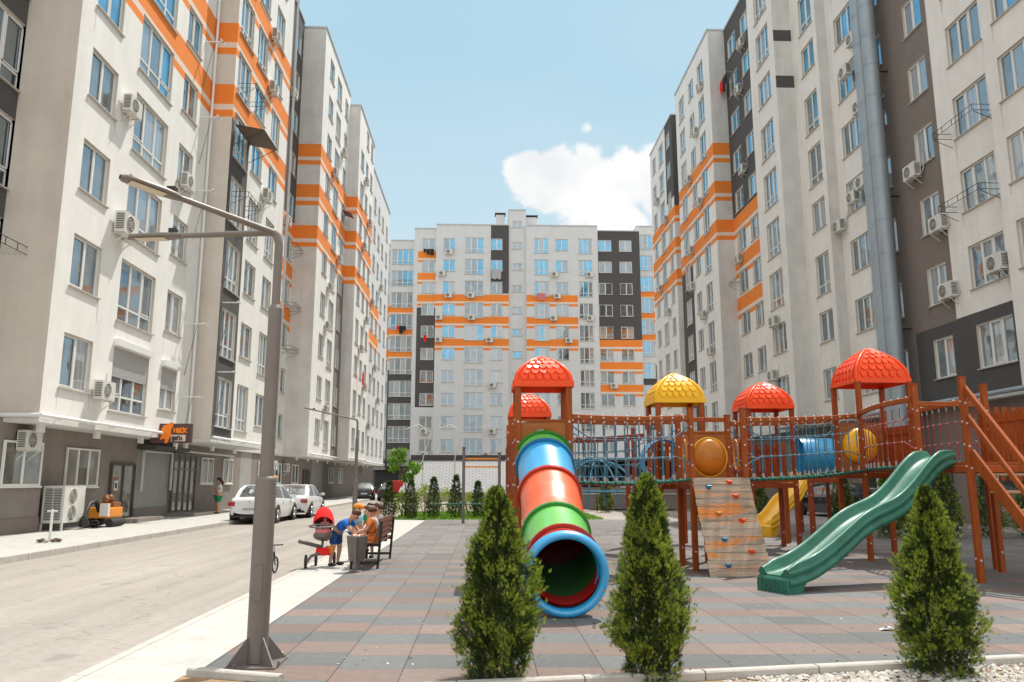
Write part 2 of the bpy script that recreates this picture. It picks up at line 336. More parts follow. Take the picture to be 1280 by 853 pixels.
    n2 = N(nt, 'ShaderNodeTexNoise', i_Scale=14., i_Detail=6., i_Roughness=.75); L(g.outputs['Object'], n2.inputs[0])
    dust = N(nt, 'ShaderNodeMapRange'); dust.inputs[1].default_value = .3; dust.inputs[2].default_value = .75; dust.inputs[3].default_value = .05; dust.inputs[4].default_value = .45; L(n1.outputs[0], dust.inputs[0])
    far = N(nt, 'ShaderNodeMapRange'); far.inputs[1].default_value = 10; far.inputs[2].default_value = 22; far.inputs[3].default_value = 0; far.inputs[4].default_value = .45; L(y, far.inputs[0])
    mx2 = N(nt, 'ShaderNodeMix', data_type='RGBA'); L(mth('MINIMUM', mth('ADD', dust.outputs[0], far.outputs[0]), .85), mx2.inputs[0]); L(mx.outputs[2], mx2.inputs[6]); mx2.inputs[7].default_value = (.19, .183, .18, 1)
    sc1 = mth('ADD', mth('MULTIPLY', wn2.outputs[0], .30), .84)
    mr = N(nt, 'ShaderNodeMapRange'); mr.inputs[1].default_value = .25; mr.inputs[2].default_value = .75; mr.inputs[3].default_value = .80; mr.inputs[4].default_value = 1.14; L(n2.outputs[0], mr.inputs[0])
    # joints
    eu = mth('MINIMUM', uf, mth('SUBTRACT', 1, uf)); ev = mth('MINIMUM', vf, mth('SUBTRACT', 1, vf))
    ju = N(nt, 'ShaderNodeMapRange'); ju.inputs[1].default_value = .004; ju.inputs[2].default_value = .014; ju.inputs[3].default_value = .35; ju.inputs[4].default_value = 1; L(eu, ju.inputs[0])
    jv = N(nt, 'ShaderNodeMapRange'); jv.inputs[1].default_value = .002; jv.inputs[2].default_value = .012; jv.inputs[3].default_value = .6; jv.inputs[4].default_value = 1; L(ev, jv.inputs[0])
    tot = mth('MULTIPLY', mth('MULTIPLY', sc1, mr.outputs[0]), mth('MULTIPLY', ju.outputs[0], jv.outputs[0]))
    vm = N(nt, 'ShaderNodeVectorMath', operation='SCALE'); L(mx2.outputs[2], vm.inputs[0]); L(tot, vm.inputs['Scale']); L(vm.outputs[0], b.inputs['Base Color'])
    bp = N(nt, 'ShaderNodeBump', i_Strength=.4, i_Distance=.01); n5 = N(nt, 'ShaderNodeTexNoise', i_Scale=120., i_Detail=3.); L(g.outputs['Object'], n5.inputs[0]); L(n5.outputs[0], bp.inputs['Height']); L(bp.outputs[0], b.inputs['Normal'])
    M['tiles'] = m
ground_mats()
M['earth'] = mat('earth', (.30, .27, .22), .95, .2, .3)
M['lawn'] = mat('lawn_soil', (.16, .26, .05), .95, .3, 3.)
sheet('ground', [(-900, -300), (900, -300), (900, 1500), (-900, 1500)], -.02, 'earth')
sheet('road', [(-9.4, -12), (-3.3, -12), (-3.3, 25), (-5.6, 27.5), (-5.6, 36), (-4.2, 42), (60, 42), (60, 100), (-30, 100), (-9.4, 100)], -.004, 'asphalt')
b = MB(); b.box(-13.6, -9.55, -12, 96, -.02, .13, 'paving'); o = b.build('pavement'); o['kind'] = 'structure'
b = MB()
y = -12.
while y < 96: b.box(-9.55 + .003, -9.38, y + .006, y + .994, -.02, .135, 'kerb'); y += 1
o = b.build('kerb', bevel=.012); o['kind'] = 'structure'
sheet('path', [(-3.3, -12), (-2.42, -12), (-2.42, 33), (-3.6, 33.5), (-5.6, 36), (-5.6, 27.5), (-3.3, 25)], .004, 'paving')
b = MB()
y = -12.
while y < 25: b.box(-3.40, -3.3, y + .005, y + .995, -.02, .009, 'kerb'); y += 1
o = b.build('kerb'); o['kind'] = 'structure'
def front_y(x): return 6.74 + (x - 1.54) * .155      # front edge of the rubber surface
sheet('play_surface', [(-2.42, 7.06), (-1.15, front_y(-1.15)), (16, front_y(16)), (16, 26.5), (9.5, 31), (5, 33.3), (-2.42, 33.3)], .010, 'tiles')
b = MB()
for i in range(18):
    x0 = -1.2 + i * 1.0; x1 = x0 + .985; b.bar((x0, front_y(x0) - .05, .02), (x1, front_y(x1) - .05, .02), .1, .11, 'kerb', .012)
b.bar((-2.45, 7.0, .02), (-1.62, 6.72, .02), .08, .1, 'kerb', .012)
o = b.build('kerb'); o['kind'] = 'structure'
sheet('planting_bed', [(-2.5, 7.0), (-1.62, 6.68), (-1.2, 6.3), (16, 8.9), (16, -12), (-2.5, -12)], .006, 'soil')
sheet('lawn', [(-3.7, 33.5), (5, 33.5), (5, 42), (-4.2, 42)], .008, 'lawn')
sheet('side_road', [(5, 33.5), (9.6, 31.2), (16.2, 26.7), (16.2, -12), (18.0, -12), (18.0, 100), (5, 100)], .002, 'asphalt')
# gravel in the front bed
b = MB()
for i in range(5200):
    x = U(1.9, 6.2) if R() < .93 else U(-1, 6); y = U(5.9, front_y(x) - .12)
    if x < 2.6 and R() < (2.6 - x): continue
    r = U(.010, .026); a = U(0, PI); z = .01 + r * .3
    pts = []
    for k in range(5): t = a + 2 * PI * k / 5; pts.append((x + r * math.cos(t) * U(.8, 1.2), y + r * math.sin(t) * U(.8, 1.2), z + U(-.2, .2) * r))
    top = (x, y, z + r * U(.5, .9))
    i0 = len(b.v); b.v += pts + [top]
    for k in range(5): b.f.append((i0 + k, i0 + (k + 1) % 5, i0 + 5)); b.m.append(b.mi('gravel')); b.smooth.append(False)
tag(b.build('gravel'), 'pale gravel spread over the planting bed in front', 'gravel', kind='stuff')
# grass on the lawn
b = MB()
for i in range(9000):
    x = U(-3.9, 5); y = U(33.5, 41.5); h = U(.05, .13); a = U(0, PI); w = .02
    b.face([(x - w * math.cos(a), y - w * math.sin(a), .008), (x + w * math.cos(a), y + w * math.sin(a), .008), (x + U(-.04, .04), y + U(-.04, .04), h)], 'leafy')
tag(b.build('grass'), 'short bright grass behind the play area', 'grass', kind='stuff')
# litter and dust specks on the rubber
pb = MB(); pts = [(-.09, -.05), (.02, -.06), (.11, -.03), (.05, .03), (-.04, .06)]
pb.face([(x, y, .012 + .03 * (i % 2)) for i, (x, y) in enumerate(pts)], 'c_white')
pb.face([(-.06, -.02, .02), (.04, -.03, .07), (.03, .04, .03)], 'c_white')
tag(pb.build('crumpled_paper', loc=(4.34, 8.75, .004)), 'crumpled white scrap of paper on the rubber tiles', 'paper')

b = MB()
for i in range(420):
    x = U(-2.3, 11); y = 7.3 + 16 * R() ** 2
    if y < front_y(x) + .1: continue
    r_ = U(.006, .022) * (1 + .04 * y); a = U(0, PI)
    b.face([(x + r_ * math.cos(a + k * 1.57) * (1 if k % 2 else .45), y + r_ * math.sin(a + k * 1.57) * (1 if k % 2 else .45), .013 + (.006 if k == 1 else 0)) for k in range(4)], 'plate' if i % 3 == 0 else 'soil' if i % 3 == 1 else 'bark')
tag(b.build('leaf_litter'), 'dry leaf bits and chips scattered on the rubber tiles', 'leaf litter', kind='stuff')
# ------------------------------------------------------------------ windows
WK = {'2': (.95, 2.55, 2, 0), 'n': (.95, 2.55, 2, 0), '3': (.55, 2.66, 3, .52), 'g': (.50, 2.62, 4, .50), 's': (1.25, 2.2, 2, 0), '3s': (.95, 2.6, 3, 0), '1t': (.45, 2.6, 2, .5)}
PALETTES = {
    'up': ['g_blue', 'g_blue', 'g_blue', 'g_blue', 'g_mid', 'g_dark', 'g_blind'],
    'low': ['g_dark', 'g_mid', 'g_curt', 'g_mid', 'g_blind', 'g_dark', 'g_mid', 'g_curt'],
    'mix': ['g_blue', 'g_dark', 'g_curt', 'g_mid', 'g_blind', 'g_blue', 'g_dark'],
}
WC = {}
def win_meshes(kind, w, variant, pal):
    key = (kind, round(w, 2), variant, pal)
    if key in WC: return WC[key]
    z0, z1, n, tr = WK[kind]; h = z1 - z0; f = .055
    b = MB(); D0, D1 = .09, .15           # depth behind the wall face (local +Y is inwards)
    b.box(-w / 2, -w / 2 + f, D0, D1, 0, h, 'pvc'); b.box(w / 2 - f, w / 2, D0, D1, 0, h, 'pvc')
    b.box(-w / 2 + f, w / 2 - f, D0, D1, 0, f, 'pvc'); b.box(-w / 2 + f, w / 2 - f, D0, D1, h - f, h, 'pvc')
    rnd = random.Random(hash((kind, variant, pal)) & 0xffff)
    rnd = random.Random(variant * 31 + len(pal) * 7 + int(w * 100))
    xs = [-w / 2 + w * i / n for i in range(n + 1)]
    for x in xs[1:-1]: b.box(x - .04, x + .04, D0 - .008, D1 - .01, f, h - f, 'pvc')
    if tr: b.box(-w / 2 + f, w / 2 - f, D0 - .004, D1 - .012, tr - .03, tr + .03, 'pvc')
    # opening sash with its own thinner frame
    k = rnd.randrange(n); xa, xb = xs[k], xs[k + 1]; zb = tr if tr else 0
    for (p, q, r_, s_) in ((xa + .05, xa + .085, zb + .06, h - .06), (xb - .085, xb - .05, zb + .06, h - .06), (xa + .05, xb - .05, zb + .06, zb + .095), (xa + .05, xb - .05, h - .095, h - .06)):
        b.box(p, q, D0 - .02, D0 + .02, r_, s_, 'pvc')
    fm = b.mesh('window')
    g = MB(); P = PALETTES[pal]; main = rnd.choice(P)
    for i in range(n):
        m = main if rnd.random() < .35 else rnd.choice(P)
        g.face([(xs[i] + .02, .125, .02), (xs[i + 1] - .02, .125, .02), (xs[i + 1] - .02, .125, h - .02), (xs[i] + .02, .125, h - .02)], m)
    gm = g.mesh('pane')
    s = MB(); s.box(-w / 2 - .07, w / 2 + .07, -.075, .09, -.045, -.004, 'sill'); sm = s.mesh('sill')
    WC[key] = (fm, gm, sm); return WC[key]
SIDES = {'L': rad(90), 'R': rad(-90), 'C': 0.}
def P3(side, plane, u, z, d=0.):
    """point on a facade: u along, z up, d outwards"""
    if side == 'L': return (plane + d, u, z)
    if side == 'R': return (plane - d, u, z)
    return (u, plane - d, z)
def add_window(root, side, plane, u, zb, w, kind, pal, label=None):
    fm, gm, sm = win_meshes(kind, w, random.randrange(10), pal)
    z0 = WK[kind][0]
    o = obj('window', fm, root); o.location = P3(side, plane, u, zb + z0); o.rotation_euler = (0, 0, SIDES[side])
    obj('pane', gm, o); obj('sill', sm, o)
    if label: o['label'] = label
    return o
def block(label, side, plane, back, u0, u1, z0, top, cols, paint, group='apartment blocks round the courtyard', base=None, zc=(), uc=(), nfl=10, skip=lambda k, i: False,
          spaint=None, pal=None, name='apartment_block', near_side=True, side_in=None):
    """one stretch of facade with its windows; base = level of first storey floor; side_in = plane of the recessed neighbour for the near end wall"""
    base = z0 if base is None else base
    root = thing(name, label, 'apartment building', P3(side, plane, (u0 + u1) / 2, 0), 0, group)
    ox, oy, _ = root.location; off = Vector((-ox, -oy, 0))
    b = MB(); ops = []
    wins = []
    for k in range(nfl):
        for i, c in enumerate(cols):
            uc_, w, kd = c[:3]
            if callable(kd): kd = kd(k)
            if kd is None or skip(k, i): continue
            s, t = WK[kd][:2]; zb = base + 3 * k
            if zb + t > top - .3: continue
            ops.append((uc_ - w / 2, uc_ + w / 2, zb + s, zb + t)); wins.append((uc_, w, kd, zb, k, i))
    us = sorted({u0, u1, *[a for o in ops for a in o[:2]], *uc}); us = [u for u in us if u0 <= u <= u1]
    zs = sorted({z0, top, *[a for o in ops for a in o[2:]], *zc}); zs = [z for z in zs if z0 <= z <= top]
    flip = side == 'L'
    def quad(pa, pb, pc, pd, m):
        b.face([Vector(p) + off for p in (pa, pb, pc, pd)], m)
    for a, c in zip(us, us[1:]):
        if c - a < 1e-4: continue
        for p, q in zip(zs, zs[1:]):
            if q - p < 1e-4: continue
            um, zm = (a + c) / 2, (p + q) / 2
            if any(o[0] < um < o[1] and o[2] < zm < o[3] for o in ops): continue
            quad(P3(side, plane, a, p), P3(side, plane, c, p), P3(side, plane, c, q), P3(side, plane, a, q), paint(um, zm))
    for (a, c, p, q) in ops:
        D = -.17
        quad(P3(side, plane, a, p), P3(side, plane, a, q), P3(side, plane, a, q, D), P3(side, plane, a, p, D), 'reveal')
        quad(P3(side, plane, c, p), P3(side, plane, c, q), P3(side, plane, c, q, D), P3(side, plane, c, p, D), 'reveal')
        quad(P3(side, plane, a, p), P3(side, plane, c, p), P3(side, plane, c, p, D), P3(side, plane, a, p, D), 'reveal')
        quad(P3(side, plane, a, q), P3(side, plane, c, q), P3(side, plane, c, q, D), P3(side, plane, a, q, D), 'reveal')
    # end walls, back and underside
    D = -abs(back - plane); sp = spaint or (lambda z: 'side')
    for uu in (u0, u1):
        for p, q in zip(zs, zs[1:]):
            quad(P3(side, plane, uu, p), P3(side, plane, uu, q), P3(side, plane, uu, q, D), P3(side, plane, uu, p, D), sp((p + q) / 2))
    quad(P3(side, plane, u0, z0), P3(side, plane, u1, z0), P3(side, plane, u1, z0, D), P3(side, plane, u0, z0, D), 'side')
    quad(P3(side, plane, u0, z0, D), P3(side, plane, u1, z0, D), P3(side, plane, u1, top, D), P3(side, plane, u0, top, D), 'side')
    for (a, c, p, q) in ops:
        for uu in (a - .05, c + .05):
            if side == 'C' or random.random() < .5: continue
            w_ = random.uniform(.03, .07); l_ = random.uniform(.3, 1.0); nn_ = .004
            if uu - w_ < u0 or uu + w_ > u1: continue
            b.face([Vector(P3(side, plane, uu - w_, p - .05, nn_)) + off, Vector(P3(side, plane, uu + w_, p - .05, nn_)) + off, Vector(P3(side, plane, uu + w_ * .3, p - .05 - l_, nn_)) + off, Vector(P3(side, plane, uu - w_ * .3, p - .05 - l_, nn_)) + off], 'stain')
    b.build('wall', root)
    r = MB(); e = .08
    A = Vector(P3(side, plane, u0 - (.05 if side != 'C' else .03), top, e)) + off; B_ = Vector(P3(side, plane, u1 + .0, top + .16, D)) + off
    r.box(min(A.x, B_.x), max(A.x, B_.x), min(A.y, B_.y), max(A.y, B_.y), top + .002, top + .14, 'coping'); r.build('roof', root)
    for (u, w, kd, zb, k, i) in wins:
        pl = pal(k) if pal else ('up' if k >= 5 else 'mix' if k == 4 else 'low')
        o = add_window(root, side, plane, u, zb, w, kd, pl); o.location = Vector(o.location) + off
    return root
def bandcol(base, ks):
    """(zcuts, fn) for orange bands under the windows of storeys ks"""
    zc = []
    for k in ks: f = base + 3 * k; zc += [f - .80, f - .47, f - .2, f + .75]
    def fn(z):
        for k in ks:
            f = base + 3 * k
            if f - .2 < z < f + .75 or f - .80 < z < f - .47: return 'orange'
            if f - .47 <= z <= f - .2: return 'cream'
        return None
    return zc, fn

ZL, ZR, ZC = 3.3, 4.7, 4.3
G = 'apartment blocks round the courtyard'
# ---- left row
zc5, f5 = bandcol(ZL, (5, 6, 7))
block('nearest beige left block with dark panels between its windows', 'L', -13.77, -20, 12, 21.9, ZL, 34, [(20.6, 2.7, '3'), (16.6, 2.4, '3')],
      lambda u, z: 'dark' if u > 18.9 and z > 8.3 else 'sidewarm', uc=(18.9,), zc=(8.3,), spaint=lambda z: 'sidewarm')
l1 = block('white left block with the brown shop sign below and shuttered lowest windows', 'L', -12.2, -20, 21.9, 32.9, ZL, 34.3, [(23.6, 1.7, '2'), (27.2, 2.75, '3'), (30.45, 1.5, 'n')],
      lambda u, z: f5(z) or 'white', zc=zc5, spaint=lambda z: (f5(z) if False else None) or 'sidewarm', skip=lambda k, i: False)
block('left block with dark grey strip and two orange bands on its beige end', 'L', -11.3, -20, 32.9, 42.2, ZL, 34.3, [(34.25, 1.9, '3'), (36.8, 1.7, lambda k: '2' if k % 3 else '3'), (39.7, 1.6, lambda k: '3' if k % 2 else '2')],
      lambda u, z: f5(z) or ('dark' if u < 35.5 and z < 18 else 'white'), zc=zc5 + [17.5], uc=(35.5,), spaint=lambda z: f5(z) or 'sidewarm')
zc3, f3 = bandcol(ZL, (3, 4, 5))
block('recessed left strip, dark above its orange bands', 'L', -13.3, -20, 42.2, 52.6, ZL, 34.3, [(51.2, 1.7, '2'), (48.3, 1.7, '2'), (45.0, 1.7, '2')],
      lambda u, z: f3(z) or ('dark' if z > 19.1 else 'white'), zc=zc3 + [19.1])
block('left block with tall blank end wall striped orange three times', 'L', -11.7, -20, 52.6, 63, ZL, 34.0, [(55.3, 1.6, '2'), (58.3, 1.9, '3'), (61.5, 1.4, '2')],
      lambda u, z: f5(z) or ('taupe' if u > 60.2 and z < 18 else 'white'), zc=zc5 + [17.5], uc=(60.2,), spaint=lambda z: f5(z) or 'side')
block('fourth white left block, narrow end wall and three window columns', 'L', -10.8, -20, 63, 71.5, ZL, 33.2, [(64.9, 1.6, lambda k: '3' if k % 2 else '2'), (67.5, 1.4, '2'), (70.1, 1.4, '2')],
      lambda u, z: f5(z) or 'white', zc=zc5, spaint=lambda z: f5(z) or 'side')
zc4, f4 = bandcol(ZL, (4, 5))
block('farthest left block in pale grey with two orange bands', 'L', -11.25, -20, 71.5, 88, ZL, 32.2, [(73.4, 1.4, '2'), (76.2, 1.4, '2'), (79.2, 1.4, '2'), (82.2, 1.4, '2'), (85.6, 1.4, '2')],
      lambda u, z: (f4(z) if u < 81 else None) or 'cool', zc=zc4, uc=(81,))
# ---- right row
zr5, r5 = bandcol(ZR, (5, 6, 7)); zr3, r3 = bandcol(ZR, (3, 4, 5))
block('nearest right block running off the photo edge', 'R', 18.0, 26, 12, 25.55, ZR, 35.7, [(24.0, 1.9, '3s'), (20.6, 1.9, '3s')], lambda u, z: 'dark' if z < 7.75 and u < 20 else 'warm', uc=(20,), zc=(7.75,))
block('right block with drying racks on its three-pane windows', 'R', 18.2, 26, 25.55, 29.1, ZR, 35.7, [(26.95, 2.05, '3s')], lambda u, z: 'dark' if z < 7.75 else 'warm', zc=(7.75,), spaint=lambda z: 'warm')
block('taupe right block behind the big flue pipes', 'R', 18.3, 26, 29.1, 34.3, ZR, 35.7, [(30.3, 1.35, '2'), (33.55, 1.15, '2')], lambda u, z: 'dark' if z < 7.75 and u < 32.2 else 'taupe', zc=(7.75,), uc=(32.2,))
block('cream right block just beyond the flue pipes', 'R', 18.1, 26, 34.3, 37.8, ZR, 35.7, [(35.95, 2.0, '3s')], lambda u, z: 'warm')
block('slim cream right block with one column of two-pane windows', 'R', 17.55, 26, 37.8, 41, ZR, 35.7, [(39.05, 1.6, lambda k: '1t' if k in (2, 4, 5, 7) else '2')], lambda u, z: 'warm')
block('right block whose grey end wall has two short dark stripes', 'R', 16.5, 26, 41, 45.0, ZR, 35.7, [(42.8, 2.0, lambda k: '3s' if k in (0, 1, 6) else '3')],
      lambda u, z: 'warm', zc=(23.7, 24.45, 26.6, 27.3), spaint=lambda z: 'dark' if 23.7 < z < 24.45 or 26.6 < z < 27.3 else 'side')
block('recessed right strip, dark above and orange banded below', 'R', 18.1, 26, 45.0, 54.5, ZR, 35.5, [(46.7, 1.7, '2'), (50.0, 1.8, '2'), (52.9, 1.8, '2')],
      lambda u, z: r3(z) or ('dark' if z > 20.4 else 'warm'), zc=zr3 + [20.4])
block('right block with white front and grey end wall striped orange', 'R', 16.85, 26, 54.5, 64.9, ZR, 35.6, [(57.0, 1.6, lambda k: '1t'), (59.8, 1.4, '2'), (62.9, 1.7, '3')],
      lambda u, z: r5(z) or ('dark' if u > 61.3 and z < 19.2 else 'white'), zc=zr5 + [18.9], uc=(61.3,), spaint=lambda z: r5(z) or 'side')
block('narrow recessed wall between two far right blocks', 'R', 18.1, 26, 64.9, 68, ZR, 35.3, [(66.5, 1.2, '2')], lambda u, z: 'side')
block('farthest right block with dark upper corner', 'R', 17.2, 26, 68, 77.5, ZR, 35.3, [(69.6, 1.3, '2'), (72.6, 1.8, '3'), (75.7, 1.4, '2')],
      lambda u, z: r5(z) or ('dark' if u < 70.8 and z > 27.4 else 'white'), zc=zr5 + [27.4], uc=(70.8,), spaint=lambda z: r5(z) or ('dark' if z > 26.4 else 'side'))
# ---- end row
E5z, e5 = bandcol(ZC, (5, 6, 7)); E3z, e3 = bandcol(ZC, (3, 4, 5)); z1c, f1c = bandcol(3.0, (5, 6, 7)); E7z, e7 = bandcol(ZC, (7, 8, 9)); z7c, f7c = bandcol(2.6, (6, 7, 8))
mixall = lambda k: 'up' if k >= 8 else 'mix' if k >= 4 else 'low'
block('recessed corner strip at the left end of the far row', 'C', 104, 115, -20, -12.95, 3.0, 33.4, [(-13.7, 1.3, '2'), (-15.6, 1.2, '2')], lambda u, z: f1c(z) or 'cool', zc=z1c, pal=mixall, group=G)
block('far row block of wide glazed loggias, dark spandrels low down', 'C', 103.3, 115, -12.95, -9.7, 3.0, 33.8, [(-11.3, 2.9, 'g')], lambda u, z: f1c(z) or ('dark' if z < 16 else 'cool'), zc=z1c + [16], pal=mixall)
block('slim far block with a dark grey middle and orange top bands', 'C', 102.3, 115, -9.7, -6.73, ZC, 35.2, [(-7.75, 1.7, '2')],
      lambda u, z: ('cool' if u < -9.2 else None) or e7(z) or ('dark' if 11 < z < 24.3 else 'cool'), zc=E7z + [11, 24.3], uc=(-9.2,), pal=mixall)
block('main far block left of the stair tower with dark top corner', 'C', 102, 115, -6.73, 3.05, ZC, 35.7, [(-4.95, 1.6, '2'), (-1.6, 2.5, '3'), (1.42, 1.5, '2')],
      lambda u, z: e5(z) or ('dark' if u > .62 and z > 26.2 else 'cool'), zc=E5z + [26.2], uc=(.62,), pal=mixall)
block('grey stair tower rising above the far row', 'C', 102.4, 112, 3.05, 5.4, ZC, 38.0, [(4.2, 1.3, 's')], lambda u, z: 'cool', pal=mixall, nfl=11)
block('main far block right of the stair tower', 'C', 102, 115, 5.4, 15.11, ZC, 35.7, [(7.45, 1.95, '3'), (10.2, 1.7, '2'), (13.4, 1.85, '3')],
      lambda u, z: (e5(z) if u < 12.3 else None) or 'cool', zc=E5z, uc=(12.3,), pal=mixall)
block('dark grey far block with orange lower bands', 'C', 102.2, 115, 15.11, 20.85, ZC, 35.1, [(16.1, 1.8, '2'), (18.9, 1.7, '2')],
      lambda u, z: e3(z) or ('dark' if z > 20 else 'cool'), zc=E3z + [20], pal=lambda k: 'up' if k == 9 else 'low')
block('recessed corner of glazed loggias at the right end of the far row', 'C', 104, 115, 20.85, 30, 2.6, 36.4, [(22.0, 1.9, '3'), (24.8, 1.9, '3')],
      lambda u, z: f7c(z) or ('dark' if z < 17 else 'cool'), zc=z7c + [17], pal=mixall, nfl=11)
# small roof structures of the far row
for (x, y, w, h, l) in ((1.9, 104, 1.2, 1.9, 'small rooftop vent box left of the stair tower'), (6.2, 104, 1.5, 1.6, 'small rooftop vent box right of the stair tower')):
    t = thing('roof_vent', l, 'roof vent', (x, y, 35.8)); b = MB(); b.box(-w / 2, w / 2, -.6, .6, 0, h, 'cool'); b.build('shaft', t)
    b = MB(); b.box(-w / 2 - .15, w / 2 + .15, -.75, .75, h + .15, h + .25, 'dark')
    for sx in (-1, 1): b.box(sx * w / 2 - .05, sx * w / 2 + .05, -.5, .5, h, h + .15, 'dark')
    b.build('cap', t)

# ------------------------------------------------------------------ ground floors
def gwin(b, g, u0, u1, z0, z1, n, X=-13.4, pals=('g_mid', 'g_dark')):
    f = .06; d = X + .02
    for (a, c, p, q) in ((u0, u0 + f, z0, z1), (u1 - f, u1, z0, z1), (u0 + f, u1 - f, z0, z0 + f), (u0 + f, u1 - f, z1 - f, z1)): b.box(d, d + .06, a, c, p, q, 'pvc')
    for i in range(1, n):
        u = u0 + (u1 - u0) * i / n; b.box(d, d + .065, u - .04, u + .04, z0 + f, z1 - f, 'pvc')
    for i in range(n):
        a = u0 + (u1 - u0) * i / n; c = u0 + (u1 - u0) * (i + 1) / n
        g.face([(d + .03, a + .03, z0 + .03), (d + .03, c - .03, z0 + .03), (d + .03, c - .03, z1 - .03), (d + .03, a + .03, z1 - .03)], pals[i % len(pals)])
gf = thing('ground_floor', 'taupe ground floor of shops under the left row', 'building', (-13.4, 50, 0))
O = Vector((13.4, -50, 0))
def gpart(mb, name, parent=gf):
    mb.v = [tuple(Vector(v) + O) for v in mb.v]; return mb.build(name, parent)
b = MB(); X = -13.4
segs = [(8, 24.1, 'greige', X + .25), (24.1, 31.0, 'greige', X), (31.0, 34.3, 'greylight', X - .04), (34.3, 44, 'greige', X), (44, 46, 'greylight', X), (46, 62, 'greige', X), (62, 66, 'greylight', X), (66, 96, 'greige', X)]
for a, c, m_, xx in segs: b.box(X - 7, xx, a, c, .132, 3.298, m_)
b.box(X - .1, X + .29, 8, 24.1, .132, .55, 'taupe'); b.box(X - .1, X + .03, 31.0, 34.2, .132, .55, 'greige')
gpart(b, 'wall')
for (u0, u1, z0, z1, n, pl, xx) in ((22.0, 23.9, 1.45, 2.7, 2, ('g_gf', 'g_gf'), X + .25), (25.75, 27.9, 1.4, 2.65, 3, ('g_gfc', 'g_gf', 'g_gfc'), X), (37.9, 39.5, 1.45, 2.68, 2, ('g_gf',), X), (41.0, 42.5, 1.45, 2.7, 2, ('g_gf',), X),
        (47.3, 49, 1.4, 2.7, 2, ('g_blind',), X), (51, 52.6, 1.4, 2.7, 2, ('g_dark',), X), (55.5, 57.3, 1.4, 2.7, 2, ('g_mid',), X), (68.5, 70.5, 1.4, 2.7, 2, ('g_dark',), X), (73, 75, 1.4, 2.7, 2, ('g_mid',), X)):
    b = MB(); g = MB(); gwin(b, g, u0, u1, z0, z1, n, xx, pl); b.box(xx, xx + .10, u0 - .08, u1 + .08, z0 - .05, z0 - .003, 'pvc'); w = gpart(b, 'window'); g.v = [tuple(Vector(v) + O) for v in g.v]; g.build('pane', w)
def gdoor(u0, u1, z1, label, slim):
    b = MB(); g = MB(); f = .07; d = X + .02; zb = .15
    m_ = 'dark' if not slim else 'binp'
    b.box(d, d + .09, u0 - .06, u0, zb, z1 + .08, m_); b.box(d, d + .09, u1, u1 + .06, zb, z1 + .08, m_); b.box(d, d + .09, u0, u1, z1, z1 + .08, m_)
    n = 4 if slim else 2
    for i in range(1, n): u = u0 + (u1 - u0) * i / n; b.box(d, d + .08, u - f / 2, u + f / 2, zb, z1, m_)
    b.box(d, d + .075, u0, u1, zb, zb + .14, m_)
    if slim: b.box(d, d + .082, u0, u1, 2.05, 2.13, m_)
    g.face([(d + .03, u0, zb), (d + .03, u1, zb), (d + .03, u1, z1), (d + .03, u0, z1)], 'g_gf')
    h = MB(); h.tube([(d + .14, (u0 + u1) / 2 + .12, 1.0), (d + .14, (u0 + u1) / 2 + .12, 1.6)], .018, 'chrome')
    dd = gpart(b, 'door'); dd['label'] = label
    g.v = [tuple(Vector(v) + O) for v in g.v]; g.build('pane', dd); h.v = [tuple(Vector(v) + O) for v in h.v]; h.build('handle', dd)
gdoor(28.9, 30.7, 2.15, 'narrow dark shop door', False); gdoor(34.5, 37.1, 2.7, 'wide glazed entrance', True); gdoor(59, 60.8, 2.3, 'farther grey door', False)
b = MB(); b.box(X, X + 1.1, 28.4, 31.2, .131, .27, 'greige'); b.box(X, X + 1.3, 33.9, 37.5, .131, .26, 'greige'); gpart(b, 'doorstep')
# paper notice on the shop door
b = MB(); b.box(X + .06, X + .065, 29.15, 29.45, 1.25, 1.6, 'plate'); b.box(X + .066, X + .068, 29.22, 29.38, 1.33, 1.52, 'acd'); gpart(b, 'notice')
# projecting soffit fascia, gas pipe and brackets
b = MB()
for (a, c, pl) in ((21.9, 32.9, -12.2), (32.9, 42.2, -11.3), (42.2, 52.6, -13.3), (52.6, 63, -11.7), (63, 71.5, -10.8), (71.5, 88, -11.25)):
    b.box(-13.38, pl - .002, a + .003, c - .003, 3.18, 3.297, 'side')
gpart(b, 'soffit')
b = MB()
for (a, c, pl) in ((21.7, 32.7, -12.05), (32.7, 42.2, -11.15), (52.6, 63, -11.55), (63, 71.5, -10.65), (71.5, 88, -11.1)):
    b.tube([(pl, a, 3.36), (pl, c, 3.36)], .055, 'pvc')
    u = a + 1
    while u < c: b.box(pl - .15, pl + .02, u, u + .04, 3.27, 3.33, 'pvc'); b.box(-12.7, -12.6, u, u + .3, 2.95, 3.18, 'pvc'); u += 3.3
b.tube([(-13.7, 21.75, 3.36), (-12.05, 21.75, 3.36)], .055, 'pvc')
for u in (31.3, 34.15): b.tube([(X + .12, u, 2.75), (X + .12, u, 1.2)], .06, 'cables'); 
b.tube([(X + .12, 31.3, 2.75), (X + .12, 34.1, 2.75)], .05, 'cables'); b.tube([(X + .4, 34.15, 2.85), (X + .4, 41.5, 2.85)], .05, 'cables')
gpart(b, 'pipe')
b = MB(); b.box(X, X + .75, 30.9, 34.4, 2.8, 2.95, 'dark'); gpart(b, 'canopy')

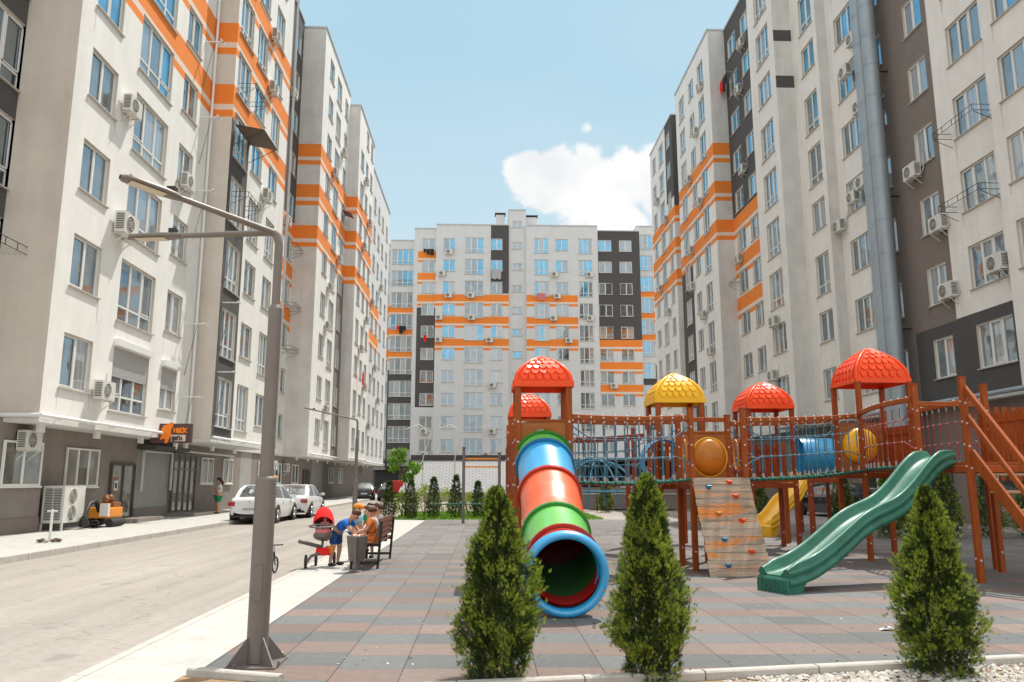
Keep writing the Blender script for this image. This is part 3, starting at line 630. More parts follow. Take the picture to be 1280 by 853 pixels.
gr = thing('ground_floor', 'dark rendered ground floor under the right row', 'building', (18.6, 50, 0))
b = MB(); b.box(0.0, 7, -38, 27.5, 0, 4.69, 'taupe')
b.build('wall', gr)
b = MB()
for (a, c, pl) in ((12, 25.5, 18.0), (25.6, 29.0, 18.2), (29.1, 34.2, 18.3), (34.3, 37.7, 18.1), (37.8, 40.9, 17.55), (41, 44.9, 16.5), (45, 54.4, 18.1), (54.5, 64.8, 16.85), (64.9, 67.9, 18.1), (68, 77.5, 17.2)):
    b.box(pl - 18.6 + .003, -.003, a - 50, c - 50, 4.5, 4.697, 'side')
b.build('soffit', gr)
b = MB(); b.tube([(-.85, -38, 4.62), (-.85, -12.6, 4.62)], .09, 'steel'); b.build('pipe', gr)
for i, u in enumerate((26.5, 31, 37, 43.5, 49, 55, 61, 67, 73)):
    b = MB(); b.box(-.06, -.003, u - 50, u - 48.5, .05, 2.4, 'dark') if i % 2 else b.box(-.06, -.003, u - 50, u - 48.3, 1.2, 2.7, 'pvc'); w = b.build('door' if i % 2 else 'window', gr)
    g = MB(); g.box(-.08, -.062, u - 49.9, u - 48.6 if i % 2 else u - 48.4, (.3 if i % 2 else 1.27), (2.2 if i % 2 else 2.63), 'g_dark'); g.build('pane', w)

ge = thing('ground_floor', 'shadowed garage level under the far row', 'building', (5, 105, 0))
b = MB(); b.box(-26, 26, 0, 8, 0, 4.28, 'taupe'); b.box(-24, -15.2, -2.5, 0, 3.9, 4.28, 'dark')
b.build('wall', ge)
for i in range(10):
    u = -24 + i * 4.6; g = MB(); g.box(u, u + 3, -.08, -.003, .05, 2.9, 'cool' if i == 2 else 'acd'); o = g.build('garage_door', ge)
# sloping shingle-clad garage roof before the far row
m, nt, out = new_mat('white_shingles'); L = nt.links.new
bs = N(nt, 'ShaderNodeBsdfPrincipled', i_Roughness=.8); L(bs.outputs[0], out.inputs[0]); g = N(nt, 'ShaderNodeTexCoord')
br = N(nt, 'ShaderNodeTexBrick'); mpp = N(nt, 'ShaderNodeMapping'); mpp.inputs['Scale'].default_value = (1, 1.1, 1); L(g.outputs['Object'], mpp.inputs[0]); L(mpp.outputs[0], br.inputs[0])
br.inputs['Color1'].default_value = (.34, .345, .35, 1); br.inputs['Color2'].default_value = (.29, .295, .30, 1); br.inputs['Mortar'].default_value = (.20, .205, .21, 1)
br.inputs['Scale'].default_value = 1; br.inputs['Brick Width'].default_value = .55; br.inputs['Row Height'].default_value = .30; br.inputs['Mortar Size'].default_value = .05
L(br.outputs[0], bs.inputs['Base Color']); M['shingle'] = m
gar = thing('garage', 'low garage with a white scalloped shingle slope', 'garage', (-1, 62, 0))
b = MB(); b.box(-5.6, 5, .3, 12, 0, .75, 'kerb'); b.build('wall', gar)
b = MB(); b.face([(-5.7, .1, .7), (5, .1, .7), (5, 5.6, 3.35), (-5.2, 5.6, 3.35)], 'shingle'); b.face([(-5.7, .1, .7), (-5.2, 5.6, 3.35), (-5.2, 5.6, .7)], 'shingle')
b.box(-5.3, 5, 5.6, 12, .75, 3.34, 'taupe'); b.box(-5.3, 5, 5.5, 5.62, 3.34, 3.75, 'dark')
b.build('roof', gar)

# ------------------------------------------------------------------ flue pipes, downpipes
for j, (yy, lab) in enumerate(((32.55, 'nearer of the two fat galvanised flue pipes'), (33.35, 'farther of the two fat galvanised flue pipes'))):
    b = MB(); x0 = 17.55
    z = 4.0; pts = []
    while z < 36.5: b.tube([(0, 0, z), (0, 0, z + 1.48)], .33, 'steel', 20, caps=False); b.tube([(0, 0, z + 1.46), (0, 0, z + 1.50)], .345, 'steel', 20, caps=False); z += 1.48
    b.tube([(0, 0, 0), (0, 0, 4.0)], .33, 'steel', 20)
    for zz in (8, 14, 20, 26, 32): b.box(0, .75, -.03, .03, zz, zz + .06, 'black')
    tag(b.build('flue_pipe', loc=(x0, yy, 0)), lab, 'pipe', 'flue pipes on the right row')
b = MB(); b.tube([(0, 0, 3.3), (0, 0, 34)], .07, 'coping', 10); tag(b.build('downpipe', loc=(-11.15, 42.4, 0)), 'grey rain downpipe at the far end of the second left block', 'downpipe')
b = MB(); b.tube([(0, 0, 3.45), (0, 0, 34)], .06, 'pvc', 8); tag(b.build('downpipe', loc=(-12.1, 32.6, 0)), 'white rain downpipe beside the brown shop sign', 'downpipe')

# ------------------------------------------------------------------ air conditioners
def ac_protos():
    b = MB(); b.box(-.42, .42, -.36, -.08, 0, .58, 'acw')
    for i in range(9): b.box(.421, .426, -.33, -.12, .08 + i * .05, .105 + i * .05, 'acd')
    for i in range(9): b.box(-.426, -.421, -.33, -.12, .08 + i * .05, .105 + i * .05, 'acd')
    body = b.mesh('casing')
    b = MB(); n = 20
    b.face([(-.1 + .22 * math.cos(2 * PI * k / n), -.364, .29 + .22 * math.sin(2 * PI * k / n)) for k in range(n)], 'acd')
    for rr in (.22, .15, .08): b.tube([(-.1 + rr * math.cos(2 * PI * k / n), -.372, .29 + rr * math.sin(2 * PI * k / n)) for k in range(n + 1)], .008, 'acw', 5, caps=False)
    for k in range(8): a = 2 * PI * k / 8; b.tube([(-.1, -.372, .29), (-.1 + .22 * math.cos(a), -.372, .29 + .22 * math.sin(a))], .005, 'acw', 4)
    fan = b.mesh('fan_grille')
    b = MB(); sx = 0; b.box(sx - .015, sx + .015, -.40, 0, -.04, -.005, 'acw'); b.bar((sx, -.36, -.03), (sx, -.01, -.32), .025, .025, 'acw'); br = b.mesh('bracket')
    b = MB(); b.tube([(.38, -.2, .1), (.5, -.1, .05), (.52, -.02, .3), (.5, .0, .9)], .02, 'cables', 6); hs = b.mesh('hose')
    return body, fan, br, hs
ACM = ac_protos()
floorword = ['first', 'second', 'third', 'fourth', 'fifth', 'sixth', 'seventh', 'eighth', 'ninth', 'tenth']
used_labels = {}
def ac(side, plane, u, z, where, s=1.):
    lab = 'air conditioner ' + where
    if lab in used_labels: lab += ', another one'
    used_labels[lab] = 1
    t = thing('air_conditioner', lab, 'air conditioner', P3(side, plane, u, z), SIDES[side], 'air conditioners on the facades')
    t.scale = (s, s, s)
    for n_, me, dx in zip(('casing', 'fan_grille', 'bracket', 'bracket', 'hose'), (ACM[0], ACM[1], ACM[2], ACM[2], ACM[3]), (0, 0, -.3, .3, 0)): obj(n_, me, t).location = (dx, 0, 0)
def zl(base, k, dz=.0): return base + 3 * k + dz
ac('L', -12.2, 25.15, 13.75, 'high on the near white left block, shadow slanting below it')
ac('L', -12.2, 25.4, 9.6, 'lower of the stacked pair beside the near left windows', 1.2)
ac('L', -12.2, 25.0, 4.1, 'beside the lowest window left of the shutters')
ac('L', -12.2, 30.3, 13.1, 'under the narrow window of the near left block')
ac('L', -13.15, 22.9, 2.45, 'hung over the ground-floor window at the left edge', .95)
ac('L', -13.4, 50.2, 2.3, 'on the ground floor above the parked cars', .9); ac('L', -13.4, 53.4, 2.2, 'second on the ground floor above the parked cars', .9)
for (u, k, dz, w) in ((38.2, 7, 0, 'seventh'), (38.3, 6, .1, 'sixth'), (38.2, 4, .2, 'fourth')): ac('L', -11.3, u, zl(ZL, k, dz), 'between windows of the block with the dark strip, %s storey' % floorword[k])
for (u, k) in ((50.0, 8), (50.0, 5)): ac('L', -13.3, u, zl(ZL, k, -.1), 'in the dark recess on the left, %s storey' % floorword[k])
for (u, k) in ((57.0, 7), (56.9, 4), (60.0, 5), (57.2, 1), (56.5, 3), (60.2, 8)): ac('L', -11.7, u, zl(ZL, k, .1), 'on the tall striped left block, %s storey' % floorword[k])
for (u, k) in ((66.3, 6), (68.9, 4), (66.3, 8), (69, 2), (66.4, 3), (68.9, 7)): ac('L', -10.8, u, zl(ZL, k, .1), 'on the fourth left block, %s storey' % floorword[k])
for (u, k) in ((75, 5), (78, 3), (81, 6), (75, 1), (81, 2)): ac('L', -11.25, u, zl(ZL, k, .1), 'on the farthest left block, %s storey' % floorword[k])
for (u, z, w) in ((30.9, 14.2, 'on the taupe wall right of the flue pipes'), (29.4, 11.4, 'upper of two beside the taupe windows'), (29.2, 8.6, 'lower of two beside the taupe windows')):
    ac('R', 18.25, u, z, w, 1.05)
ac('R', 18.2, 26.1, 8.85, 'under the near right three-pane window', 1.05)
for (u, z) in ((34.6, 22.6), (35.6, 21.4), (34.5, 19.0), (34.8, 15.3), (35.8, 14.9), (37.5, 14.0)):
    ac('R', 18.05, u, z, 'on the cream block beyond the pipes at height %d metres' % int(z))
for (u, z) in ((43.0, 10.2), (43.7, 7.2)): ac('R', 16.5, u, z, 'on the striped grey-ended right block, %s' % ('upper' if z > 8 else 'lower'))
for (u, k) in ((51.4, 8), (50.4, 9), (51.4, 6), (53.2, 4)): ac('R', 18.1, u, zl(ZR, k, .1), 'in the dark recess on the right, %s storey' % floorword[k])
for (u, k) in ((58.4, 8), (61, 7), (58.3, 3), (61.3, 4), (56.8, 2), (61.2, 5), (58.2, 6), (56.6, 9)): ac('R', 16.85, u, zl(ZR, k, .1), 'on the white-fronted far right block, %s storey' % floorword[k])
for (u, k) in ((71, 4), (74.2, 5), (71, 7), (74.4, 2), (74.2, 8)): ac('R', 17.2, u, zl(ZR, k, .1), 'on the farthest right block, %s storey' % floorword[k])
CA = [(-5.9, 8, 102), (-5.0, 9, 102), (-5.0, 7, 102), (-6.2, 5, 102), (-6.2, 6, 102), (-1.9, 6, 102), (-2.0, 7, 102), (.5, 5, 102), (.9, 3, 102), (.9, 1, 102), (.2, 0, 102), (9.2, 8, 102), (9.5, 7, 102), (9.0, 6, 102), (11.0, 5, 102), (13.9, 8, 102), (13.9, 6, 102),
      (-7.8, 0, 102.3), (-7.9, 1, 102.3), (16.9, 3, 102.2)]
for (u, k, pl) in CA: ac('C', pl, u, zl(ZC, k, .25), 'on the far row, %s storey, %s' % (floorword[k], 'left of the stair tower' if u < 4 else 'right of the stair tower'), 1.1)

# ------------------------------------------------------------------ drying racks, canopy, laundry, shutters
def rack(side, plane, u, z, w, label, dep=.75, m='black'):
    b = MB(); r = .012
    b.tube([(-w / 2, 0, 0), (-w / 2, -dep, 0), (w / 2, -dep, 0), (w / 2, 0, 0)], r, m, 5); b.tube([(-w / 2, 0, -.35), (-w / 2, -dep * .95, -.05)], r, m, 5); b.tube([(w / 2, 0, -.35), (w / 2, -dep * .95, -.05)], r, m, 5)
    b.tube([(-w / 2, -dep, .22), (w / 2, -dep, .22)], r, m, 5); b.tube([(-w / 2, 0, .22), (-w / 2, -dep, .22)], r, m, 5); b.tube([(w / 2, 0, .22), (w / 2, -dep, .22)], r, m, 5)
    for k in range(5): x = -w / 2 + w * k / 4; b.tube([(x, -dep, 0), (x, -dep, .22)], r, m, 5)
    for k in range(1, 5): b.tube([(-w / 2, -dep * k / 5, .0), (w / 2, -dep * k / 5, .0)], .005, m, 4)
    o = b.build('drying_rack'); o.location = P3(side, plane, u, z); o.rotation_euler = (0, 0, SIDES[side]); tag(o, label, 'drying rack', 'drying racks at the windows'); return o
rack('R', 18.2, 27.0, 14.75, 2.5, 'black drying rack on the right block, higher of the two'); rack('R', 18.2, 27.1, 11.8, 2.5, 'black drying rack on the right block, lower of the two')
rack('L', -13.77, 20.9, 7.9, 2.2, 'black drying rack cut by the left photo edge')
rack('L', -13.3, 51.5, 12.9, 1.8, 'wall drying rack below the orange recess bands'); rack('L', -13.3, 51.4, 10.0, 1.8, 'wall drying rack low in the left recess'); rack('L', -13.3, 51.4, 16.9, 1.8, 'wall drying rack beside an orange recess band')
rack('L', -11.3, 34.4, 14.0, 1.9, 'thin drying rack under the wire mesh canopy'); rack('L', -11.3, 34.4, 19.2, 1.8, 'thin drying rack above the wire mesh canopy'); rack('R', 18.1, 53.2, 15.3, 1.4, 'small drying rack on the orange right recess')
# mesh canopy over window
b = MB(); b.face([(-1.1, 0, 0), (1.1, 0, 0), (1.1, -1.3, -.25), (-1.1, -1.3, -.25)], mat('brown_canopy_sheet', (.16, .10, .07), .7, .3, 6.))
for k in range(5): x = -1.1 + 2.2 * k / 4; b.tube([(x, 0, .02), (x, -1.3, -.23)], .02, 'black', 5)
for k in range(4): t = k / 3; b.tube([(-1.1, -1.3 * t, .02 - .25 * t), (1.1, -1.3 * t, .02 - .25 * t)], .02, 'black', 5)
for s in (-1, 1): b.tube([(s * 1.05, -1.25, -.25), (s * 1.05, 0, -.9)], .015, 'black', 5)
o = b.build('window_canopy'); o.location = P3('L', -11.3, 34.5, 17.35); o.rotation_euler = (0, 0, SIDES['L']); tag(o, 'brown mesh canopy jutting over a window by the orange band', 'canopy')
b = MB(); b.face([(-.7, 0, 0), (.7, 0, 0), (.7, -.8, -.3), (-.7, -.8, -.3)], 'machbr'); b.tube([(-.7, -.8, -.3), (.7, -.8, -.3)], .03, 'cream', 5)
for s in (-.7, .7): b.tube([(s, 0, .02), (s, -.8, -.28)], .025, 'black', 5)
o = b.build('window_canopy'); o.location = P3('L', -11.7, 61.8, 23.2); o.rotation_euler = (0, 0, SIDES['L']); tag(o, 'small tan canopy high on the tall striped left block', 'canopy')
# arms of the clothes-line brackets on the left row
for i, (pl, u, z, w) in enumerate([(-12.2, 31.6, 20.3, 'high'), (-12.2, 31.8, 16.9, 'upper middle'), (-12.2, 31.8, 13.6, 'middle'), (-12.2, 31.9, 7.9, 'low'), (-12.2, 31.9, 4.9, 'lowest'), (-11.3, 33.2, 12.1, 'on the dark strip, upper'), (-11.3, 33.2, 9.1, 'on the dark strip, middle'), (-11.3, 33.2, 6.1, 'on the dark strip, lower')]):
    b = MB(); b.box(-.03, .03, -.75, 0, 0, .04, 'pvc'); b.box(-.25, .25, -.75, -.70, 0, .04, 'pvc'); b.tube([(0, -.4, 0), (0, -.02, -2.1)], .012, 'binp', 4)
    o = b.build('line_bracket'); o.location = P3('L', pl, u, z); o.rotation_euler = (0, 0, SIDES['L']); tag(o, 'white clothes-line bracket %s on the left facade' % w, 'bracket', 'clothes-line brackets on the left row')
def laundry(side, plane, u, z, items, label):
    b = MB(); b.tube([(-.9, -.5, 0), (.9, -.5, 0)], .01, 'acw', 4); x = -.8
    for (w, h, m_) in items:
        n = 6; row = []
        for j in range(5):
            row.append([(x + w * i / n, -.5 - .05 * math.sin(i * 1.7 + j), -h * j / 4 * (1 - .1 * math.sin(i * 2.2))) for i in range(n + 1)])
        b.grid(row, m_); x += w + .04
    for s in (-.9, .9): b.tube([(s, 0, 0), (s, -.5, 0)], .012, 'acw', 4)
    o = b.build('laundry'); o.location = P3(side, plane, u, z); o.rotation_euler = (0, 0, SIDES[side]); tag(o, label, 'laundry', 'washing hung outside the windows')
laundry('R', 18.1, 53.6, 31.2, [(.6, 1.0, 'c_red'), (.5, 1.2, 'c_black'), (.4, .8, 'c_black')], 'red and black washing high in the dark right recess')
laundry('L', -10.8, 66.3, 10.6, [(.5, 1.1, 'c_red'), (.5, 1.2, 'c_pink')], 'red and pink washing on the fourth left block')
laundry('C', 102.3, -7.6, zl(ZC, 9, .95), [(.4, .5, 'c_black'), (.4, .8, 'c_black'), (.5, .9, 'c_black')], 'black washing at the top of the slim far block')
laundry('C', 102, 1.5, zl(ZC, 8, 1.1), [(1.3, 1.3, 'c_grey')], 'pale grey sheet hanging on the dark far corner')
laundry('C', 102, 7.6, zl(ZC, 7, .9), [(1.1, .9, 'c_pink')], 'pink towel right of the stair tower')
laundry('C', 103.3, -11.1, zl(3.0, 6, .9), [(.35, .5, 'c_red'), (.5, 1.1, 'c_black'), (.3, .7, 'c_black')], 'red and black washing on the far loggias')
laundry('C', 102.3, -7.4, zl(ZC, 5, 1.2), [(.4, .9, 'c_red')], 'small red garment on the slim far block')
for (u, w, h, l) in ((27.2, 2.75, 1.0, 'wide grey roller shutter half down over the lowest three-pane window'), (30.45, 1.5, .85, 'narrow grey roller shutter over the lowest small window')):
    b = MB(); top_ = 2.68 if w > 2 else 2.57
    b.box(-w / 2 + .01, w / 2 - .01, .04, .07, top_ - h, top_, 'shutter'); n = int(h / .06)
    for k in range(n): b.box(-w / 2 + .01, w / 2 - .01, .03, .042, top_ - h + k * .06 + .012, top_ - h + k * .06 + .05, 'shutter')
    b.box(-w / 2 - .05, w / 2 + .05, -.16, .06, top_ + .002, top_ + .22, 'pvc')
    o = b.build('roller_shutter'); o.location = P3('L', -12.2, u, ZL); o.rotation_euler = (0, 0, SIDES['L']); tag(o, l, 'roller shutter')

# ------------------------------------------------------------------ shop sign
t = thing('shop_sign', 'brown projecting shop sign with orange figure and letters', 'shop sign', (-11.75, 30.0, 3.35))
b = MB(); b.box(-.75, .75, -.08, .08, -.36, .36, 'sign'); b.build('board', t, .01)
b = MB()
def blob(pts, y0, m_): 
    n = len(pts); b.face([(x, y0, z) for x, z in pts], m_); 
    for i in range(n): (x, z), (x2, z2) = pts[i], pts[(i + 1) % n]; b.face([(x, y0, z), (x2, y0, z2), (x2, -.08, z2), (x, -.08, z)], m_)
blob([(-.38, -.25), (-.33, .02), (-.36, .15), (-.25, .30), (-.1, .33), (-.02, .42), (.08, .38), (.06, .22), (.0, .1), (.03, -.1), (-.05, -.2), (-.1, -.36), (-.2, -.38), (-.2, -.2), (-.28, -.22)], -.13, 'signor')
b.build('emblem', t)
def letters(word, x0, z0, h, w, st, m_, y0=-.12):
    S = {'П': [((0, 0), (0, 1)), ((0, 1), (1, 1)), ((1, 1), (1, 0))], 'У': [((0, 1), (.5, .5)), ((1, 1), (.2, 0))], 'Ш': [((0, 0), (0, 1)), ((.5, 0), (.5, 1)), ((1, 0), (1, 1)), ((0, 0), (1, 0))], 'О': [((0, 0), (0, 1)), ((0, 1), (1, 1)), ((1, 1), (1, 0)), ((1, 0), (0, 0))],
         'К': [((0, 0), (0, 1)), ((0, .5), (1, 1)), ((0, .5), (1, 0))], 'И': [((0, 0), (0, 1)), ((0, 0), (1, 1)), ((1, 0), (1, 1))], 'А': [((0, 0), (.5, 1)), ((.5, 1), (1, 0)), ((.2, .35), (.8, .35))], 'Н': [((0, 0), (0, 1)), ((1, 0), (1, 1)), ((0, .5), (1, .5))]}
    x = x0
    for ch in word:
        for (a, c) in S[ch]: b.bar((x + a[0] * w, y0, z0 + a[1] * h), (x + c[0] * w, y0, z0 + c[1] * h), st, .05, m_)
        x += w * 1.42
b = MB(); letters('НШОК', .12, .02, .17, .09, .045, 'signor'); b.build('lettering', t)
b = MB(); b.box(.02, .55, -.115, -.081, -.3, -.06, 'signcr'); letters('ШИПА', .07, -.27, .15, .07, .022, 'sign', -.12); b.build('lettering', t)
b = MB(); b.tube([(-.7, .0, .30), (-.9, .0, .30)], .02, 'binp'); b.build('bracket', t); b = MB(); b.tube([(.2, 0, -.36), (.2, 0, -.6)], .02, 'pvc'); b.build('bracket', t)

# ------------------------------------------------------------------ lamp posts
def lamp(loc, arms, label, h=3.95, rz=0):
    t = thing('street_lamp', label, 'street lamp', loc, rz, 'street lamps along the pavement')
    b = MB()
    b.tube([(0, 0, .02), (0, 0, 1.60)], .093, 'polem', 20); b.tube([(0, 0, 1.60), (0, 0, 1.625), (0, 0, 1.63)], [.093, .088, .06], 'polem', 20, caps=False)
    b.tube([(0, 0, 1.62), (0, 0, 3.2)], .062, 'polem', 18); b.tube([(0, 0, 3.2), (0, 0, 3.24)], [.062, .042], 'polem', 18, caps=False)
    b.tube([(0, 0, 3.22), (0, 0, h - .12), (-.02, -.0, h - .03), (-.06, -.02, h)], .040, 'polem', 14)
    b.box(-.036, .036, -.099, -.09, .55, .85, 'polem')
    b.build('pole', t)
    b = MB(); b.box(-.22, .22, -.22, .22, .0, .016, 'polem')
    for k in range(4):
        a = PI / 2 * k + rad(45); c, s = math.cos(a), math.sin(a)
        b.add([(c * .09 - s * .006, s * .09 + c * .006, .016), (c * .29 - s * .006, s * .29 + c * .006, .016), (c * .09 - s * .006, s * .09 + c * .006, .24), (c * .09 + s * .006, s * .09 - c * .006, .016), (c * .29 + s * .006, s * .29 - c * .006, .016), (c * .09 + s * .006, s * .09 - c * .006, .24)],
              [(0, 1, 2), (3, 5, 4), (0, 3, 4, 1), (1, 4, 5, 2), (0, 2, 5, 3)], 'polem')
        b.tube([(c * .25 - s * .07, s * .25 + c * .07, .016), (c * .25 - s * .07, s * .25 + c * .07, .05)], .012, 'polem', 6)
    b.build('base', t)
    for (ax, ay, az) in arms:
        a = MB(); end = Vector((ax, ay, az)); st = Vector((-.05, -.02, h - .005)); a.tube([st, end], [.032, .026], 'polem', 12); ao = a.build('arm', t)
        d = (end - st).normalized(); xx = Vector((d.y, -d.x, 0)).normalized(); zz = xx.cross(d).normalized() * 1.
        if zz.z < 0: zz = -zz
        head = MB(); rows = []; 
        for s_, wd, th in ((-.06, .03, .03), (.0, .055, .035), (.1, .075, .03), (.32, .08, .02), (.42, .065, .016), (.46, .02, .012)):
            c = end + d * s_; rows.append([c - xx * wd - zz * .02, c - xx * wd * .9 + zz * th * .6, c + zz * th, c + xx * wd * .9 + zz * th * .6, c + xx * wd - zz * .02, c - zz * .025])
        head.grid(rows, 'polem', close=True); head.box(-.035, .035, -.035, .035, 0, .05, 'black', Matrix.Translation(end + d * .02 + zz * .02)); ho = head.build('lamp_head', t)
        ln = MB(); p = end - zz * .030; ln.face([p + d * .08 - xx * .06, p + d * .38 - xx * .06, p + d * .38 + xx * .06, p + d * .08 + xx * .06], 'leddiff'); ln.build('lens', ho)
    return t
lamp((-2.0, 7.36, .01), [(-.74, -.72, 4.05), (-1.02, .06, 3.93)], 'tall bronze street lamp in the foreground with two arms')
lamp((-5.0, 31.0, .004), [(-1.4, -1.4, 4.2)], 'farther street lamp behind the children on the bench')

# ------------------------------------------------------------------ play towers
def dome(parent, s, h, m_, z, loc=(0, 0)):
    b = MB(); hs = s / 2; n = 10
    def prof(t): return math.cos(t * PI / 2 * .985) ** 1.75, math.sin(t * PI / 2)
    def P(side, a, t, off=0):
        w, hh = prof(t); x = a * w * hs; y = -w * hs; zz = hh * h
        t2 = min(t + .02, 1); w2, h2 = prof(t2); tn = Vector((0, -(w2 - w) * hs, (h2 - hh) * h)); nrm = Vector((0, -tn.z, tn.y)); nrm = nrm.normalized() if nrm.length else Vector((0, 0, 1))
        if nrm.z < 0: nrm = -nrm
        p = Vector((x, y, zz)) + nrm * off; return Matrix.Rotation(side * PI / 2, 3, 'Z') @ p + Vector((loc[0], loc[1], z + .09))
    for sd in range(4):
        b.grid([[P(sd, -1 + 2 * i / n, j / n) for i in range(n + 1)] for j in range(n + 1)], m_)
        rows = 6
        for r_ in range(rows):
            tt = .15 + r_ * .135; cnt = [6, 5, 5, 4, 3, 2][r_]; aw = .84 / cnt
            for c in range(cnt):
                ac_ = -.84 + aw * (2 * c + 1) if True else 0
                pts = [P(sd, ac_ - aw * .98, min(tt, .98), .002), P(sd, ac_ + aw * .98, min(tt, .98), .002)]
                for q in range(9): an = -PI * q / 8; pts.append(P(sd, ac_ + aw * .98 * math.cos(an), min(tt + .125 * math.sin(an), .99), .026))
                b.face(pts, m_, False)
                for q in range(2, len(pts) - 1):
                    an = -PI * (q - 2) / 8; an2 = -PI * (q - 1) / 8
                    b.face([pts[q], pts[q + 1], P(sd, ac_ + aw * .98 * math.cos(an2), min(tt + .125 * math.sin(an2), .99), 0), P(sd, ac_ + aw * .98 * math.cos(an), min(tt + .125 * math.sin(an), .99), 0)], m_, False)
        b.tube([P(sd, -1, j / n * .98, .0) for j in range(n + 1)], [.04 * (1 - .5 * j / n) for j in range(n + 1)], m_, 8)
    w = hs + .03
    T = Matrix.Translation((loc[0], loc[1], z))
    for sx in (-1, 1):
        b.box(-w, w, sx * w - .022, sx * w + .022, .0, .10, m_, T); b.box(sx * w - .022, sx * w + .022, -w + .023, w - .023, .0, .10, m_, T)
    b.box(-w, w, -w, w, .085, .098, m_, T)
    o = b.build('roof', parent, 0); return o
PW = .10
def tower(label, x0, x1, y0, y1, deck, tops, roof=None, roofm='redroof', eave=3.1, rs=None, rh=.5, wood='wood', panels=(), deckm='woodh'):
    """tops: heights of posts FL, FR, BL, BR"""
    cx, cy = (x0 + x1) / 2, (y0 + y1) / 2
    t = thing('play_tower', label, 'play tower', (cx, cy, 0), 0, 'timber towers of the playground')
    hx, hy = (x1 - x0) / 2, (y1 - y0) / 2
    for (sx, sy), tp in zip(((-1, -1), (1, -1), (-1, 1), (1, 1)), tops):
        if not tp: continue
        b = MB(); b.bar((sx * hx, sy * hy, 0), (sx * hx, sy * hy, tp), PW, PW, wood, .012); b.box(sx * hx - .055, sx * hx + .055, sy * hy - .055, sy * hy + .055, tp, tp + .025, 'woodred' if not roof else wood)
        for zz in (.35, deck - .1, deck + .25, deck + .62, deck + .95):
            if zz < tp: b.ball((sx * hx, sy * hy - PW / 2, zz), .022, 'bolt', 6); b.ball((sx * hx - PW / 2 if sx < 0 else sx * hx + PW / 2, sy * hy, zz + .03), .02, 'bolt', 6)
        b.build('post', t)
    b = MB(); n = max(3, int((2 * hy) / .14))
    for k in range(n): ya = -hy + 2 * hy * k / n; b.box(-hx + .0, hx, ya + .006, ya + 2 * hy / n - .006, deck - .04, deck, deckm)
    for sy in (-1, 1): b.bar((-hx + .05, sy * (hy - .0), deck - .11), (hx - .05, sy * (hy - .0), deck - .11), .05, .12, wood)
    for sx in (-1, 1): b.bar((sx * hx, -hy + .05, deck - .11), (sx * hx, hy - .05, deck - .11), .05, .12, wood)
    b.build('deck', t)
    if roof: dome(t, rs or (2 * max(hx, hy) + .2), rh, roofm, eave)
    for (edge, kind, z0, z1) in panels:
        b = MB(); m_ = 'panel' if kind == 'p' else wood
        def rect(a, c, p, q, th=.03):
            if edge == 'F': b.box(a, c, -hy - th / 2, -hy + th / 2, p, q, m_)
            elif edge == 'B': b.box(a, c, hy - th / 2, hy + th / 2, p, q, m_)
            elif edge == 'Lf': b.box(-hx - th / 2, -hx + th / 2, a, c, p, q, m_)
            else: b.box(hx - th / 2, hx + th / 2, a, c, p, q, m_)
        half = hx if edge in 'FB' else hy
        if kind == 'p': rect(-half + .05, half - .05, z0, z1)
        elif kind == 's':
            k = -half + .08
            while k < half - .1: rect(k, k + .085, z0, z1, .025); k += .125
            rect(-half + .05, half - .05, z1 - .18, z1 - .11, .07); rect(-half + .05, half - .05, z0 + .1, z0 + .17, .07)
        elif kind == 'r':
            rect(-half + .05, half - .05, z1 - .09, z1, .05); rect(-half + .05, half - .05, z0, z0 + .08, .05)
        b.build('panel' if kind != 'r' else 'rail', t)
    return t
# tube-slide tower: front panel is cut round the tube
t1 = tower('red-roofed tower that holds the coloured tube slide', .54, 1.38, 12.9, 13.75, 1.6, (3.14, 3.14, 3.14, 3.14), True, 'redroof', 3.13, .91, .47, panels=(('Lf', 's', 1.5, 2.45), ))
b = MB(); cz, rr = 1.98, .45; hw = .37; zt, zb2 = 2.56, 1.44; n = 32
outer = []; inner = []
for k in range(n):
    a = 2 * PI * k / n; c, s = math.cos(a), math.sin(a); inner.append((c * min(rr, hw - .0) , s * rr))
    sc_ = min((hw + .0) / abs(c) if abs(c) > 1e-6 else 9, ((zt - cz) if s > 0 else (cz - zb2)) / abs(s) if abs(s) > 1e-6 else 9); outer.append((c * sc_, s * sc_))
for k in range(n):
    k2 = (k + 1) % n; ia, ib, oa, ob = inner[k], inner[k2], outer[k], outer[k2]
    b.face([(ia[0], -.44, cz + ia[1]), (ib[0], -.44, cz + ib[1]), (ob[0], -.44, cz + ob[1]), (oa[0], -.44, cz + oa[1])], 'panel')
b.box(-hw, hw, -.465, -.425, zt - .002, zt + .03, 'wood'); b.build('panel', t1)
